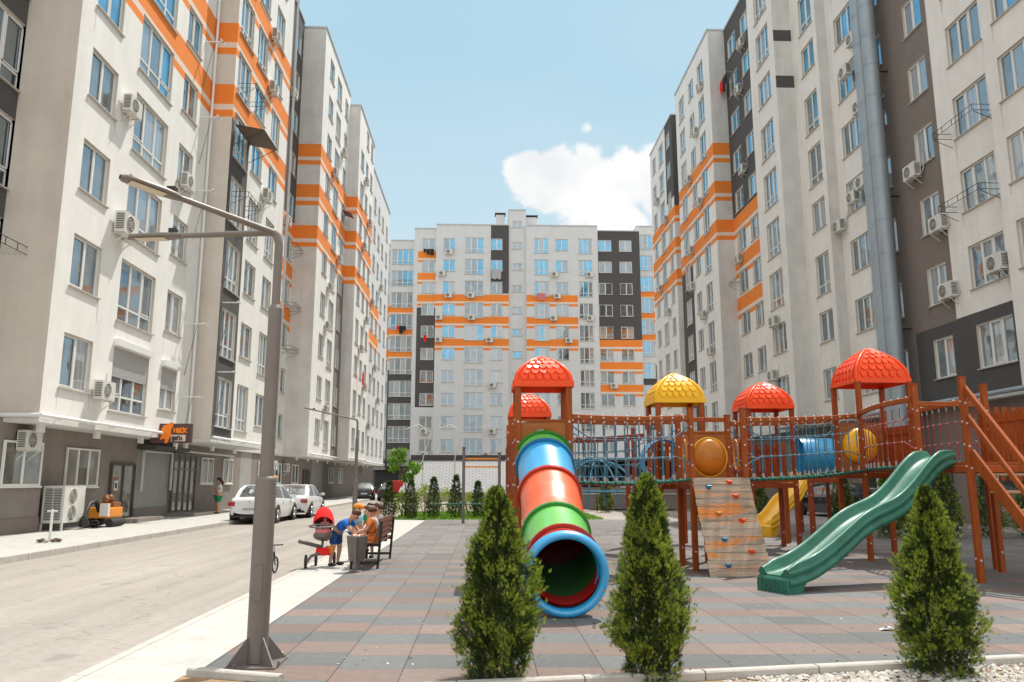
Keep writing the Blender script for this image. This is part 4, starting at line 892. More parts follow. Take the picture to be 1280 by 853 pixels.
# tube slide
ts = thing('tube_slide', 'closed tube slide in green, blue, orange and red segments', 'tube slide', (.96, 9.5, 0))
def tpath(s):    # s 0..1 from tower to exit (local coords)
    y = 12.95 - 3.38 * s; z = 1.98 - 1.47 * (s + .13 * math.sin(PI * s) * (1 if s > .5 else .6)) / 1.0
    if s > .85: z += (s - .85) * .35
    return Vector((0, y - 9.5, z))
TR = .435
def ring(c, d, r, n=40):
    x = Vector((1, 0, 0)); y = d.cross(x).normalized(); return [c + (x * math.cos(2 * PI * k / n) + y * math.sin(2 * PI * k / n)) * r for k in range(n)]
segs_ = [(0, .075, 'tgreen', 'tgreend'), (.075, .33, 'tblue', 'tblued'), (.33, .63, 'tred', 'tredd'), (.63, .90, 'tgreen', 'tgreend'), (.90, 1.0, 'tredd', 'tredd')]
for (a, c, m1, m2) in segs_:
    b = MB(); rows = []; rin = []
    for k in range(9):
        s = a + (c - a) * k / 8; d = (tpath(s + .01) - tpath(s - .01)).normalized()
        rows.append(ring(tpath(s), d, TR)); rin.append(ring(tpath(s), d, TR - .02))
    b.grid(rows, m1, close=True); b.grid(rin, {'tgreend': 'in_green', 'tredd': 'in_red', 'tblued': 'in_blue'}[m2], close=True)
    s = a; d = (tpath(s + .01) - tpath(s - .01)).normalized(); c0 = tpath(s)
    b.grid([ring(c0 - d * .02, d, TR + .004), ring(c0 - d * .02, d, TR + .042), ring(c0 + d * .035, d, TR + .042), ring(c0 + d * .035, d, TR + .004)], m2, close=True, sm=False)
    b.build('tube_segment', ts)
b = MB(); d = (tpath(1) - tpath(.98)).normalized(); d = (d + Vector((.10, 0, .0))).normalized(); c0 = tpath(1.0) ; c0.z = .515
tor = []
for j in range(13):
    a = 2 * PI * j / 12; rr = TR + .025 + .052 * math.cos(a) ; off = .085 * math.sin(a); tor.append(ring(c0 + d * off, d, rr, 48))
b.grid(tor, 'tblue', close=True); b.grid([ring(c0 - d * .14, d, TR - .03, 48), ring(c0 + d * .02, d, TR - .008, 48)], 'tblue', close=True); b.grid([ring(c0 - d * .18, d, TR + .005, 48), ring(c0 - d * .02, d, TR + .05, 48)], 'tblue', close=True)
b.build('exit_lip', ts)

t0 = tower('smaller red-roofed tower behind the tube slide tower', .62, 1.50, 18.6, 19.5, 1.6, (3.1, 3.1, 3.1, 3.1), True, 'redroof', 3.09, .92, .50, wood='woodred', panels=(('F', 'r', 1.9, 2.6), ('B', 'p', 1.5, 2.4)))
t2 = tower('yellow-roofed tower with open timber frame', 3.55, 4.45, 16.0, 16.95, 1.6, (3.2, 3.2, 3.2, 3.2), True, 'yelroof', 3.18, .98, .57, panels=(('B', 's', 1.5, 2.5),))
pf = tower('open platform above the climbing wall', 3.77, 4.75, 14.35, 15.3, 1.62, (2.9, 2.9, 2.85, 2.85), None)
for (nm, l_, w_) in (('side guard with amber bubble', 0, 0),):
    b = MB()
    b.box(-.44, .44, .45, .48, 1.62, 2.50, 'panel'); pn = b.build('panel', pf)
    b = MB(); rows = []
    for j in range(8):
        a = PI / 2 * j / 7; rows.append([(.10 + .33 * math.cos(a) * math.cos(2 * PI * k / 28), .44 - .20 * math.sin(a), 2.05 + .36 * math.cos(a) * math.sin(2 * PI * k / 28)) for k in range(28)])
    b.grid(rows, 'amber', close=True); b.tube([(.10 + .345 * math.cos(2 * PI * k / 28), .44, 2.05 + .375 * math.sin(2 * PI * k / 28)) for k in range(29)], .018, 'yellow', 6); b.build('bubble_window', pn)
for (sx, y_) in ((-1, 0), (1, 0)):
    b = MB(); b.tube([(sx * .49, .02 + .13 * math.cos(2 * PI * k / 20), 2.08 + .28 * math.sin(2 * PI * k / 20)) for k in range(21)], .022, 'amber', 6); b.build('ring_window', pf)
b = MB(); b.bar((-.47, .475, 2.78), (.47, .475, 2.78), .05, .09, 'wood'); b.bar((-.47, .475, 2.52), (.47, .475, 2.52), .05, .07, 'wood'); b.build('rail', pf)
t3 = tower('farther red-roofed tower seen over the rope bridge', 6.3, 7.35, 18.6, 19.6, 1.6, (3.3, 3.3, 3.3, 3.3), True, 'redroof', 3.3, 1.08, .60, wood='woodred', panels=(('B', 's', 1.5, 2.5), ))
t4 = tower('tall red-roofed tower beside the green slide', 7.78, 8.87, 16.05, 17.2, 1.82, (3.62, 3.62, 3.62, 3.62), True, 'redroof', 3.62, 1.12, .72, panels=(('R', 's', 1.75, 2.75),))
b = MB(); b.box(-.5, .5, .56, .59, 1.82, 2.86, 'panel'); pn = b.build('panel', t4)
b = MB(); rows = []
for j in range(8):
    a = PI / 2 * j / 7; rows.append([(-.05 + .40 * math.cos(a) * math.cos(2 * PI * k / 28), .55 - .24 * math.sin(a), 2.36 + .40 * math.cos(a) * math.sin(2 * PI * k / 28)) for k in range(28)])
b.grid(rows, 'yellow', close=True); b.build('bubble_window', pn)
# blue crawl tubes
def crawl(label, c, r, ln, axis='X'):
    b = MB(); rows = []
    for j in range(9): 
        s = -ln / 2 + ln * j / 8; q = r * (1 + .03 * (j % 2)); rows.append([(s, q * math.cos(2 * PI * k / 32), q * math.sin(2 * PI * k / 32)) if axis == 'X' else (q * math.cos(2 * PI * k / 32), s, q * math.sin(2 * PI * k / 32)) for k in range(32)])
    b.grid(rows, 'tblue', close=True)
    o = b.build('crawl_tube', loc=c); tag(o, label, 'crawl tube')
crawl('blue crawl tube between the far tower and the tall red-roofed tower', (8.05, 19.1, 2.2), .42, .8)
crawl('blue crawl tube at the left of the climbing platform', (3.52, 15.65, 2.0), .40, .5, 'Y')
# slide platform
sp = tower('slide platform with the wooden stairs', 7.85, 9.15, 12.6, 14.05, 1.9, (3.27, 3.33, 3.33, 3.33), None, panels=(('R', 's', 1.8, 2.8),))
b = MB(); b.bar((-.6, .725, 2.98), (.6, .725, 2.98), .05, .09, 'woodh'); b.build('rail', sp)
# picket fence panels farther right and extra posts
for (x0_, y0_, x1_, y1_, l_) in ((9.3, 14.3, 12.2, 14.3, 'raised orange picket panel at the right edge'), (5.2, 20.6, 7.9, 20.6, 'orange picket guard behind the net bridge')):
    b = MB(); n = int((x1_ - x0_) / .16)
    for k in range(n): x = x0_ + (x1_ - x0_) * k / n; b.box(x - x0_, x - x0_ + .10, -.012, .012, 1.6 if x0_ > 9 else 1.55, 2.95 if x0_ > 9 else 2.5, 'wood')
    for zz in (1.75, 2.65 if x0_ > 9 else 2.3): b.box(0, x1_ - x0_, .014, .06, zz, zz + .09, 'woodh')
    for x in (0, x1_ - x0_): b.box(x - .05, x + .05, .062, .16, 0, 3.0 if x0_ > 9 else 2.6, 'wood')
    tag(b.build('picket_panel', loc=(x0_, y0_, 0)), l_, 'picket panel')
for i, (x, y, h, l_) in enumerate(((5.05, 20.4, 2.5, 'lone timber post left of the yellow slide'), (5.35, 18.2, 2.55, 'timber post seen through the net bridge'), (4.9, 22.3, 2.6, 'farthest timber post behind the yellow-roofed tower'), (3.52, 19.5, 2.6, 'timber post left of the yellow-roofed tower'), (8.55, 22.6, 2.55, 'timber post beyond the blue crawl tube'), (9.25, 22.4, 2.6, 'second timber post beyond the blue crawl tube'), (3.80, 20.1, 2.9, 'red-brown post beside the rope dome'))):
    b = MB(); b.bar((0, 0, 0), (0, 0, h), .11, .11, 'woodred', .012); b.box(-.06, .06, -.06, .06, h, h + .03, 'woodred')
    for zz in (.3, 1.2, 1.5, 2.0, 2.3): b.ball((0, -.057, zz), .02, 'bolt', 6)
    tag(b.build('timber_post', loc=(x, y, 0)), l_, 'post', 'loose timber posts of the playground')

# ------------------------------------------------------------------ rope bridges
def rope_bridge(label, A, B, C_, D, z0, z1, rope, rail0=1.05, sag=.0, walk=True, beam='woodh', rail1=None, bulge=0., beads='bolt', step=.27):
    """A,B: ends of the near side; C,D: ends of the far side; z0,z1 deck heights"""
    rail1 = rail0 if rail1 is None else rail1
    o = Vector((A[0], A[1], 0)); t = thing('rope_bridge', label, 'rope bridge', o, 0, 'rope-net bridges of the playground')
    for (p, q, sgn) in ((A, B, -1), (C_, D, 1)):
        p = Vector((*p, 0)) - o; q = Vector((*q, 0)) - o; ln = (q - p).length; n = max(3, int(ln / step)); nn = Vector(((q - p).y, -(q - p).x, 0)).normalized() * (-sgn)
        if sgn > 0: nn = nn
        def pt(s, h, bf=1.): 
            z = z0 + (z1 - z0) * s; hh = rail0 + (rail1 - rail0) * s
            return p.lerp(q, s) + Vector((0, 0, z - sag * math.sin(PI * s) * (1 if h < .3 else .6) + h * hh)) - nn * bulge * math.sin(PI * s) * bf * sgn * -1
        b = MB(); k = 10
        for i in range(k): 
            a, c = pt(i / k, 1), pt((i + 1) / k, 1); b.bar(a, c, .06, .095, beam, .01)
        for i in range(n + 1): b.ball(pt((i + .5) / (n + 1), 1) + Vector((0, 0, .045)), .024, beads, 6); b.ball(pt((i + .5) / (n + 1), 1) + Vector((0, -.035, .0)), .02, beads, 6)
        b.build('handrail', t)
        b = MB(); R_ = .0105
        for i in range(n + 1):
            s = (i + .5) / (n + 1); b.tube([pt(s, 0), pt(s, 1)], R_, rope, 6); b.tube([pt(s, .0), pt(s, .10)], R_ + .007, 'clip', 6); b.tube([pt(s, .90), pt(s, .98)], R_ + .005, 'clip', 6)
            for h in (.38, .70): b.ball(pt(s, h), .021, 'clip', 6)
        for h in (.38, .70):
            pts_ = []
            for i in range(25):
                s = i / 24; e = min(s, 1 - s); hh = h + (.16 if h > .5 else -.12) * max(0, 1 - e / .12); pts_.append(pt(s, hh))
            b.tube(pts_, R_, rope, 6)
        b.build('rope_net', t)
        b = MB(); pts_ = [pt(i / 14, 0) for i in range(15)]; b.tube(pts_, .018, 'ropeg', 6)
        m_ = int(ln / .16)
        for i in range(m_): s = (i + .5) / m_; b.tube([pt(s - .2 / m_, 0), pt(s + .2 / m_, 0)], .034, 'ropeg', 8)
        b.build('edge_rope', t)
    b = MB(); n = int((Vector(B) - Vector(A)).length / .15)
    for i in range(n):
        s, s2 = i / n, (i + .86) / n
        a, c = Vector(A).lerp(Vector(B), s), Vector(A).lerp(Vector(B), s2); e, f = Vector(C_).lerp(Vector(D), s), Vector(C_).lerp(Vector(D), s2)
        z = z0 + (z1 - z0) * s - sag * math.sin(PI * s) - .01
        vs = [(a.x, a.y, z), (c.x, c.y, z), (f.x, f.y, z), (e.x, e.y, z)]; vs = [Vector(v) - o for v in vs]; vs2 = [v - Vector((0, 0, .035)) for v in vs]
        b.add(vs + vs2, [(0, 1, 2, 3), (7, 6, 5, 4), (0, 4, 5, 1), (1, 5, 6, 2), (2, 6, 7, 3), (3, 7, 4, 0)], 'woodred')
    b.build('walkway', t)
    return t
rope_bridge('blue rope-net bridge from the tube slide tower to the climbing platform', (1.43, 12.95), (3.72, 14.3), (1.43, 13.72), (3.72, 15.25), 1.58, 1.62, 'ropeb', 1.06, .05, rail1=1.12)
rope_bridge('blue rope-net bridge right of the climbing wall', (4.80, 14.35), (7.73, 16.0), (4.80, 15.28), (7.73, 17.1), 1.62, 1.80, 'ropeb', 1.08, .04, rail1=1.12)
rope_bridge('back rope bridge behind the blue one, red-brown rails', (1.55, 18.7), (3.5, 17.3), (1.55, 19.5), (3.6, 18.1), 1.58, 1.6, 'ropeb', .98, .05, beam='woodred')
rope_bridge('bowed red rope bridge between tall tower and green slide', (7.80, 14.10), (7.78, 16.0), (9.05, 14.10), (8.85, 16.0), 1.85, 1.82, 'roper', 1.22, .0, rail1=1.15, bulge=.16, step=.2)
rope_bridge('far red rope bridge seen through the blue net', (5.1, 20.3), (6.3, 19.2), (5.2, 21.0), (6.4, 19.9), 1.58, 1.6, 'roper', .95, .03, beam='woodred', step=.18)
# slatted run joining the two left towers
b = MB()
y = 13.9
while y < 18.5: b.box(-.02, .02, y - 16, y - 16 + .09, 1.35, 2.35 + .25 * ((int(y * 7)) % 2) * 0, 'woodred'); y += .15
for zz in (1.5, 2.2): b.box(.022, .07, -2.1, 2.5, zz, zz + .08, 'wood')
for yy in (-1.0, .6): b.box(-.05, .05, yy - .05, yy + .05, 0, 2.75, 'wood')
for yy in (-1.0, .6):
    for zz in (.5, 1.0, 1.5, 2.0, 2.5): b.ball((-.06, yy, zz), .025, 'bolt', 6)
tag(b.build('slatted_walkway', loc=(.5, 16, 0)), 'slatted red-brown walkway side left of the tube slide', 'walkway')
# rope dome behind
b = MB(); n = 10
for j in range(1, 5):
    a = rad(20 * j); b.tube([(1.5 * math.cos(a) * math.cos(2 * PI * k / 20), 1.5 * math.cos(a) * math.sin(2 * PI * k / 20), 1.5 * math.sin(a)) for k in range(21)], .02, 'ropeb', 5, caps=False)
for k in range(n):
    t_ = 2 * PI * k / n; b.tube([(1.5 * math.cos(rad(q * 10)) * math.cos(t_), 1.5 * math.cos(rad(q * 10)) * math.sin(t_), 1.5 * math.sin(rad(q * 10))) for q in range(10)], .025, 'ropeb', 5, caps=False)
tag(b.build('climbing_dome', loc=(3.6, 25.5, .75)), 'blue climbing dome behind the rope bridge', 'climbing dome')

# ------------------------------------------------------------------ climbing wall
cw = thing('climbing_wall', 'sloping plank climbing wall with coloured holds', 'climbing wall', (4.27, 13.45, 0))
b = MB(); n = 13; hw = .52
T0 = Vector((0, .86, 1.66)); B0 = Vector((.03, 0, .02))
for k in range(n):
    a = B0.lerp(T0, k / n); c = B0.lerp(T0, (k + .955) / n); o_ = U(-.004, .004)
    wob = U(-.012, .012)
    b.add([(a.x - hw + wob, a.y + o_, a.z), (a.x + hw + wob, a.y + o_, a.z), (c.x + hw + wob, c.y + o_, c.z), (c.x - hw + wob, c.y + o_, c.z), (a.x - hw + wob, a.y + .035, a.z), (a.x + hw + wob, a.y + .035, a.z), (c.x + hw + wob, c.y + .035, c.z), (c.x - hw + wob, c.y + .035, c.z)],
          [(0, 1, 2, 3), (5, 4, 7, 6), (4, 0, 3, 7), (1, 5, 6, 2), (3, 2, 6, 7), (4, 5, 1, 0)], 'plank')
b.build('planks', cw)
b = MB()
for s in (-1, 1): b.bar((B0.x + s * (hw - .06), B0.y + .07, 0), (T0.x + s * (hw - .06), T0.y + .07, T0.z - .03), .05, .05, 'woodred')
b.build('frame', cw)
for (a, h, m_) in ((-.25, .90, 'tblued'), (.14, .95, 'redroof'), (-.17, .62, 'amber'), (.20, .80, 'redroof'), (-.16, .36, 'tblued'), (.22, .55, 'redroof'), (.26, .24, 'redroof'), (-.19, .11, 'tblued')):
    c = B0.lerp(T0, h); b = MB(); b.add([(c.x + a - .06, c.y - .005, c.z + .03), (c.x + a + .06, c.y - .005, c.z + .03), (c.x + a + .035, c.y - .02, c.z - .05), (c.x + a - .035, c.y - .02, c.z - .05), (c.x + a - .045, c.y - .075, c.z + .02), (c.x + a + .045, c.y - .075, c.z + .02), (c.x + a, c.y - .06, c.z - .02)],
        [(0, 1, 5, 4), (4, 5, 6), (0, 4, 6, 3), (5, 1, 2, 6), (6, 2, 3)], m_); b.build('hand_hold', cw, .008)

# ------------------------------------------------------------------ open slides
def slide(name, label, top, foot, z0, z1, m_, width=.5, prof=None, foot_block=True, side_h=.17):
    t = thing(name, label, 'slide', (foot[0], foot[1], 0)); o = Vector((foot[0], foot[1], 0))
    A = Vector((*top, 0)) - o; B = Vector((0, 0, 0)); d = (B - A).normalized(); w = Vector((-d.y, d.x, 0)); n = 36; h = width / 2
    prof = prof or [(0, 0), (.08, .01), (.2, .20), (.32, .42), (.43, .51), (.54, .56), (.68, .74), (.82, .91), (.92, .98), (1, 1.0)]
    def zf(s):
        for (s0, p0), (s1, p1) in zip(prof, prof[1:]):
            if s <= s1: q = (s - s0) / (s1 - s0); return p0 + (p1 - p0) * q
        return 1.
    zsm = [sum(zf(min(max(i / n + e / 40, 0), 1)) for e in (-3, -2, -1, 0, 1, 2, 3)) / 7 for i in range(n + 1)]
    sec = [(-h - .015, -.15), (-h - .07, -.14), (-h - .068, -.07), (-h - .035, -.05), (-h - .035, -.01), (-h - .058, .01), (-h - .055, .07), (-h - .02, .085), (-h - .03, side_h - .03), (-h - .01, side_h), (-h + .03, side_h), (-h + .055, side_h - .04), (-h + .075, .04), (-h + .13, .0)]
    sec = sec + [(-a, c) for a, c in reversed(sec)]
    rows = []
    for i in range(n + 1):
        s = i / n; p = A.lerp(B, s); z = z0 + (z1 - z0) * zsm[i]
        k_ = min(1, .35 + (1 - s) / .06 * .65, .45 + s / .08 * .55)
        rows.append([p + w * a + Vector((0, 0, z + (c if c < .05 else .05 + (c - .05) * k_))) for a, c in sec])
    b = MB(); b.grid(rows, m_)
    und = [[r[0] + Vector((0, 0, .0)), r[-1]] for r in rows]; b.grid(und, m_)
    b.face(rows[0], m_); b.face(rows[-1], m_)
    b.build('chute', t)
    if foot_block:
        b = MB(); z = z1; L2 = .42
        fr = []
        for (s_, zt_, zb_) in ((-L2, z + .04, z + .02), (-L2 + .12, z - .01, .10), (-.24, z - .012, .0), (.015, z - .012, 0), (.05, z - .05, 0)):
            p = B + d * s_; fr.append([p - w * (h + .045) + Vector((0, 0, zb_)), p - w * (h + .048) + Vector((0, 0, zt_ * .55 + zb_ * .45)), p - w * (h + .04) + Vector((0, 0, zt_)), p - w * (h * .55) + Vector((0, 0, zt_ + .004)), p + w * (h * .55) + Vector((0, 0, zt_ + .004)), p + w * (h + .04) + Vector((0, 0, zt_)), p + w * (h + .048) + Vector((0, 0, zt_ * .55 + zb_ * .45)), p + w * (h + .045) + Vector((0, 0, zb_))])
        b.grid(fr, m_, sm=False, close=True); b.face(fr[-1], m_)
        for k in range(6): a = -h + .05 + (width - .1) * k / 5; p = B + d * .05; b.tube([p + w * a + Vector((0, 0, .03)), p + w * a + Vector((0, 0, z - .06))], .014, m_, 6)
        b.build('foot', t)
    b = MB(); b.grid([[A - d * .02 + w * a + Vector((0, 0, z0 + (-.13 if q == 0 else .20 if abs(a) > .2 else .16))) for a in (-.3, -.15, 0, .15, .3)] for q in (0,)] + [[A + d * 0.0 + w * a + Vector((0, 0, z0 - .02)) for a in (-.3, -.15, 0, .15, .3)]], m_)
    b.build('lip', t)
    return t
slide('wavy_slide', 'dark green wavy plastic slide', (7.80, 13.35), (4.22, 11.72), 2.0, .24, 'sgreen', .50)
tower('low open platform that starts the yellow slide', 9.95, 10.85, 24.0, 24.9, 1.7, (2.6, 2.6, 2.6, 2.6), None, wood='woodred', panels=(('B', 's', 1.6, 2.5),))
slide('open_slide', 'bright yellow plastic slide under the rope bridge', (9.92, 24.35), (8.05, 23.1), 1.75, .35, 'yellow', .55, side_h=.22)

# ------------------------------------------------------------------ stairs from the slide platform
st = thing('wooden_stairs', 'steep wooden stairs with handrails at the right edge', 'stairs', (8.5, 11.6, 0))
def sb(name, p0, p1, w, h, m_='wood'): b = MB(); b.bar(p0, p1, w, h, m_); return b.build(name, st)
for x in (-.62, .62):
    sb('stringer', (x, .97, 2.02), (x, -1.1, -.0 + .05), .05, .2)
    sb('handrail', (x, 1.0, 3.12), (x, -1.05, 1.05), .06, .10); sb('handrail', (x, 1.0, 2.66), (x, -1.0, .62), .05, .09)
    sb('post', (x, -1.0, 0), (x, -1.0, 1.2), .09, .09)
for k in range(7):
    b = MB(); z = 1.68 - k * .27; y = .80 - k * .27; b.box(-.59, .59, y - .11, y + .11, z, z + .035, 'plank'); b.build('tread', st)

# ------------------------------------------------------------------ pull-up bars
t = thing('pull_up_bars', 'grey-posted pull-up bars with two orange rails', 'exercise bars', (-.81, 30.3, 0))
for x in (0, 1.36, ):
    b = MB(); b.bar((x, 0, 0), (x, 0, 2.82 if x == 0 else 2.6), .11, .11, 'binp'); b.box(x - .065, x + .065, -.065, .065, 2.82 if x == 0 else 2.6, 2.86 if x == 0 else 2.64, 'black'); b.build('post', t)
b = MB(); b.bar((.05, 0, 2.42), (1.31, 0, 2.42), .05, .06, 'c_orcap'); b.bar((.05, 0, 2.12), (1.31, 0, 2.12), .05, .06, 'c_orcap'); b.build('rail', t)
b = MB(); b.tube([(-1.15, .2, .72), (1.25, .2, .72)], .025, 'ropeg', 8); b.build('low_bar', t)
t = thing('arched_bars', 'thin white arched exercise frame before the far row', 'exercise bars', (-3.9, 50, 0))
b = MB()
for (x, s) in ((0, 1), (2.0, -1)): b.tube([(x, 0, 0), (x, 0, 3.0), (x + .5, 0, 4.6), (x - .3, 0, 5.1), (x - 1.1, 0, 4.8)], .035, 'cables', 6)
b.build('frame', t)

# ------------------------------------------------------------------ vegetation
def thuja(label, x, y, h, r, n, seed, mats=('thuja', 'thujad'), group=None, full=1., leaf=.027, lean=0):
    rnd = random.Random(seed); t = thing('thuja', label, 'conifer shrub', (x, y, 0), rnd.uniform(0, 6), group)
    b = MB(); b.tube([(0, 0, -.02), (.01, 0, h * .4), (0, 0, h * .9)], [r * .07, r * .05, .005], 'bark', 7)
    for k in range(70):
        a = rnd.uniform(0, 6.28); z = rnd.uniform(.02, .7) * h; q = r * (1.1 - z / h) * rnd.uniform(.6, 1.0)
        b.tube([(0, 0, z), (q * .5 * math.cos(a), q * .5 * math.sin(a), z + .12 * h * .5), (q * math.cos(a), q * math.sin(a), z + .15 * h)], [.007, .005, .002], 'thujab', 4)
    b.build('trunk', t)
    b = MB(); lobes = [(rnd.uniform(0, 6.28), rnd.uniform(.05, .95), rnd.uniform(-.22, .22), rnd.uniform(.2, .55)) for _ in range(30)]
    def rad_at(tt, a):
        base = (.62 + .38 * min(1, tt / .28)) * (1 - tt ** 1.9) ** .72 * (1.0 - .12 * tt)
        q = 1.
        for (la, lt, am, wd) in lobes:
            da = (a - la + PI) % (2 * PI) - PI; q += am * math.exp(-(da / .55) ** 2 - ((tt - lt) / (.10 * wd / .4)) ** 2)
        return r * base * q
    for i in range(n):
        tt = 1 - rnd.random() ** .72; tt = min(tt, .985) if rnd.random() > .03 else rnd.uniform(.9, 1.)
        if tt < .16 and rnd.random() < .75 - tt * 3: continue
        a = rnd.uniform(0, 2 * PI)
        q3 = Vector((math.cos(a) * 1.6, math.sin(a) * 1.6, tt * h * 3.4)) + Vector((seed * 3.1, 0, 0))
        nz = mnoise.noise(q3) * .34 + mnoise.noise(q3 * 2.7) * .26 + mnoise.noise(q3 * 6.1) * .16
        hole = mnoise.noise(q3 * 2.1 + Vector((9, 5, 2)))
        dn = 1 - abs(rnd.gauss(0, .17)) if rnd.random() < .84 else rnd.uniform(.2, .9)
        if hole > .12 and dn > .6 and rnd.random() < .9: dn *= .62
        if rnd.random() < .07: dn += rnd.uniform(.05, .26)
        rr = rad_at(tt, a) * dn * (1 + nz); z = tt * h + rnd.uniform(-.01, .01)
        c = Vector((rr * math.cos(a), rr * math.sin(a), max(z, .02)))
        out = Vector((math.cos(a + rnd.gauss(0, .6)), math.sin(a + rnd.gauss(0, .6)), rnd.uniform(.3, 1.9))).normalized()
        sidev = out.cross(Vector((rnd.gauss(0, 1), rnd.gauss(0, 1), rnd.gauss(0, .6)))).normalized()
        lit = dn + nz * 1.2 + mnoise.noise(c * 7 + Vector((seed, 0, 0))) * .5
        m_ = mats[0] if lit > .84 and rnd.random() < .8 else mats[1]  # outer sprays coloured as lit tips, inner ones as shaded
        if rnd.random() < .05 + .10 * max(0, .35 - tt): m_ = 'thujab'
        Ls = leaf * rnd.uniform(.7, 1.5) * (1.25 if tt > .85 else 1)
        for q in (-2, -1, 0, 1, 2):
            dd = (out + sidev * q * .42).normalized(); ll = Ls * (1 - .16 * abs(q)); wv = dd.cross(out.cross(sidev)).normalized() * Ls * .085
            s0 = c + out * Ls * .16 * (2 - abs(q)); tip = s0 + dd * ll; mid = s0 + dd * ll * .55
            b.face([s0, mid + wv, tip, mid - wv], m_)
    b.build('foliage', t); return t
FG = 'foreground thujas in the planting bed'
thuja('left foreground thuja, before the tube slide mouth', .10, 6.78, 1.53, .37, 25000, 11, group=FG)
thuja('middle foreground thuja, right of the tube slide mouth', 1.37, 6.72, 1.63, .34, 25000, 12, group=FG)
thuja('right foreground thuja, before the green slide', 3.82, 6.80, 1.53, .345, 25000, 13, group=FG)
BG = 'small thujas along the lawn'
for i, (px_, yy, h, l) in enumerate(((-4.15, 34.8, 1.55, 'small dark thuja behind the seated children'), (-3.15, 34.2, 1.62, 'second small thuja from the left on the lawn'), (-2.2, 34.4, 1.72, 'small thuja left of the pull-up bar post'), (-1.25, 34.6, 1.80, 'small thuja just behind the pull-up bar post'), (-.3, 35.2, 1.55, 'small thuja between the two bar posts'))):
    thuja(l, px_, yy, h, .36, 1500, 30 + i, ('thujad', 'thujad'), BG, leaf=.07)
RG = 'thujas behind the playground'
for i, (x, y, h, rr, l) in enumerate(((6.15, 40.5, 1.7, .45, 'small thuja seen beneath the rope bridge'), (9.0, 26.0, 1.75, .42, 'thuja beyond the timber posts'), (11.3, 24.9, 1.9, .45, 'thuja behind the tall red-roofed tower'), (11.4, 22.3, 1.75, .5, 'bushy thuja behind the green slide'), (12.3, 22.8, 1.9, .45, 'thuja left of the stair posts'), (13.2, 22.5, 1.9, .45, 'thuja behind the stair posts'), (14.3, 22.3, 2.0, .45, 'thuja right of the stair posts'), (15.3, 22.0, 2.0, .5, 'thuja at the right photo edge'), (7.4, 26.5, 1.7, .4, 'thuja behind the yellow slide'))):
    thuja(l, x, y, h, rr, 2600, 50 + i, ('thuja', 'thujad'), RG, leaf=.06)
def bush(label, x, y, h, r, n, seed, m_='bushy', leaf=.08):
    rnd = random.Random(seed); t = thing('bush', label, 'bush', (x, y, 0), 0, 'yellow-green bushes on the lawn'); b = MB()
    for k in range(5): a = rnd.uniform(0, 6.28); b.tube([(0, 0, 0), (r * .5 * math.cos(a), r * .5 * math.sin(a), h * .7)], [.02, .008], 'bark', 5)
    b.build('stem', t); b = MB()
    for i in range(n):
        a = rnd.uniform(0, 6.28); e = rnd.uniform(-.9, 1.57); q = (1 - abs(rnd.gauss(0, .2))) * (1 + .22 * math.sin(3 * a + seed) * math.cos(2 * e))
        c = Vector((r * q * math.cos(e) * math.cos(a), r * q * math.cos(e) * math.sin(a), h * .52 + h * .48 * q * math.sin(e)))
        d = Vector((rnd.gauss(0, 1), rnd.gauss(0, 1), rnd.gauss(0, 1) + .4)).normalized(); s_ = d.cross(Vector((rnd.gauss(0, 1), rnd.gauss(0, 1), rnd.gauss(0, 1)))).normalized(); l_ = leaf * rnd.uniform(.6, 1.3)
        b.face([c, c + d * l_ * .5 + s_ * l_ * .3, c + d * l_, c + d * l_ * .5 - s_ * l_ * .3], m_)
    b.build('foliage', t)
for i, (x, y, h, r_, l) in enumerate(((-3.75, 36.5, 1.1, .45, 'round yellow-green bush left of the lawn'), (-2.75, 36.6, 1.35, .6, 'tall yellow-green bush between two thujas'), (-1.75, 36.8, 1.2, .6, 'broad bush behind the low bar'), (-.7, 36.4, 1.0, .55, 'low bright bush behind the pull-up bars'), (.3, 36.8, 1.2, .6, 'bush right of the pull-up bars'), (1.0, 33.9, .5, .45, 'low bush by the lawn edge'))): bush(l, x, y, h, r_, 900, i)
# young maple
rnd = random.Random(5); t = thing('maple_tree', 'young maple with a loose bright green crown', 'tree', (-3.6, 36.4, 0)); b = MB()
b.tube([(0, 0, 0), (.02, 0, 1.2), (-.1, 0, 1.8)], [.035, .028, .02], 'bark', 7); limbs = [((-.1, 0, 1.7), (-.5, .1, 2.6)), ((-.1, 0, 1.7), (.1, 0, 2.4)), ((0, 0, 1.5), (.45, -.1, 2.2)), ((-.1, 0, 1.8), (-.25, -.2, 2.9))]
for a, c in limbs: b.tube([a, c], [.018, .006], 'bark', 5)
b.build('trunk', t); b = MB()
for i in range(420):
    cc, rr = rnd.choice([(Vector((-.45, .0, 2.62)), .42), (Vector((-.25, 0, 2.85)), .34), (Vector((.25, 0, 2.15)), .38), (Vector((.45, -.05, 2.25)), .30), (Vector((-.55, .0, 2.3)), .3), (Vector((.1, 0, 1.75)), .22)])
    v = Vector((rnd.gauss(0, 1), rnd.gauss(0, 1), rnd.gauss(0, 1))).normalized() * rr * rnd.random() ** .4; c = cc + v
    d = (v.normalized() * .5 + Vector((rnd.gauss(0, .5), rnd.gauss(0, .5), -.6))).normalized(); s_ = d.cross(Vector((rnd.gauss(0, 1), rnd.gauss(0, 1), .3))).normalized(); l_ = rnd.uniform(.12, .22)
    b.face([c, c + d * l_ * .3 + s_ * l_ * .5, c + d * l_ * .55 + s_ * l_ * .22, c + d * l_, c + d * l_ * .55 - s_ * l_ * .22, c + d * l_ * .3 - s_ * l_ * .5], 'leafy')
b.build('crown', t)

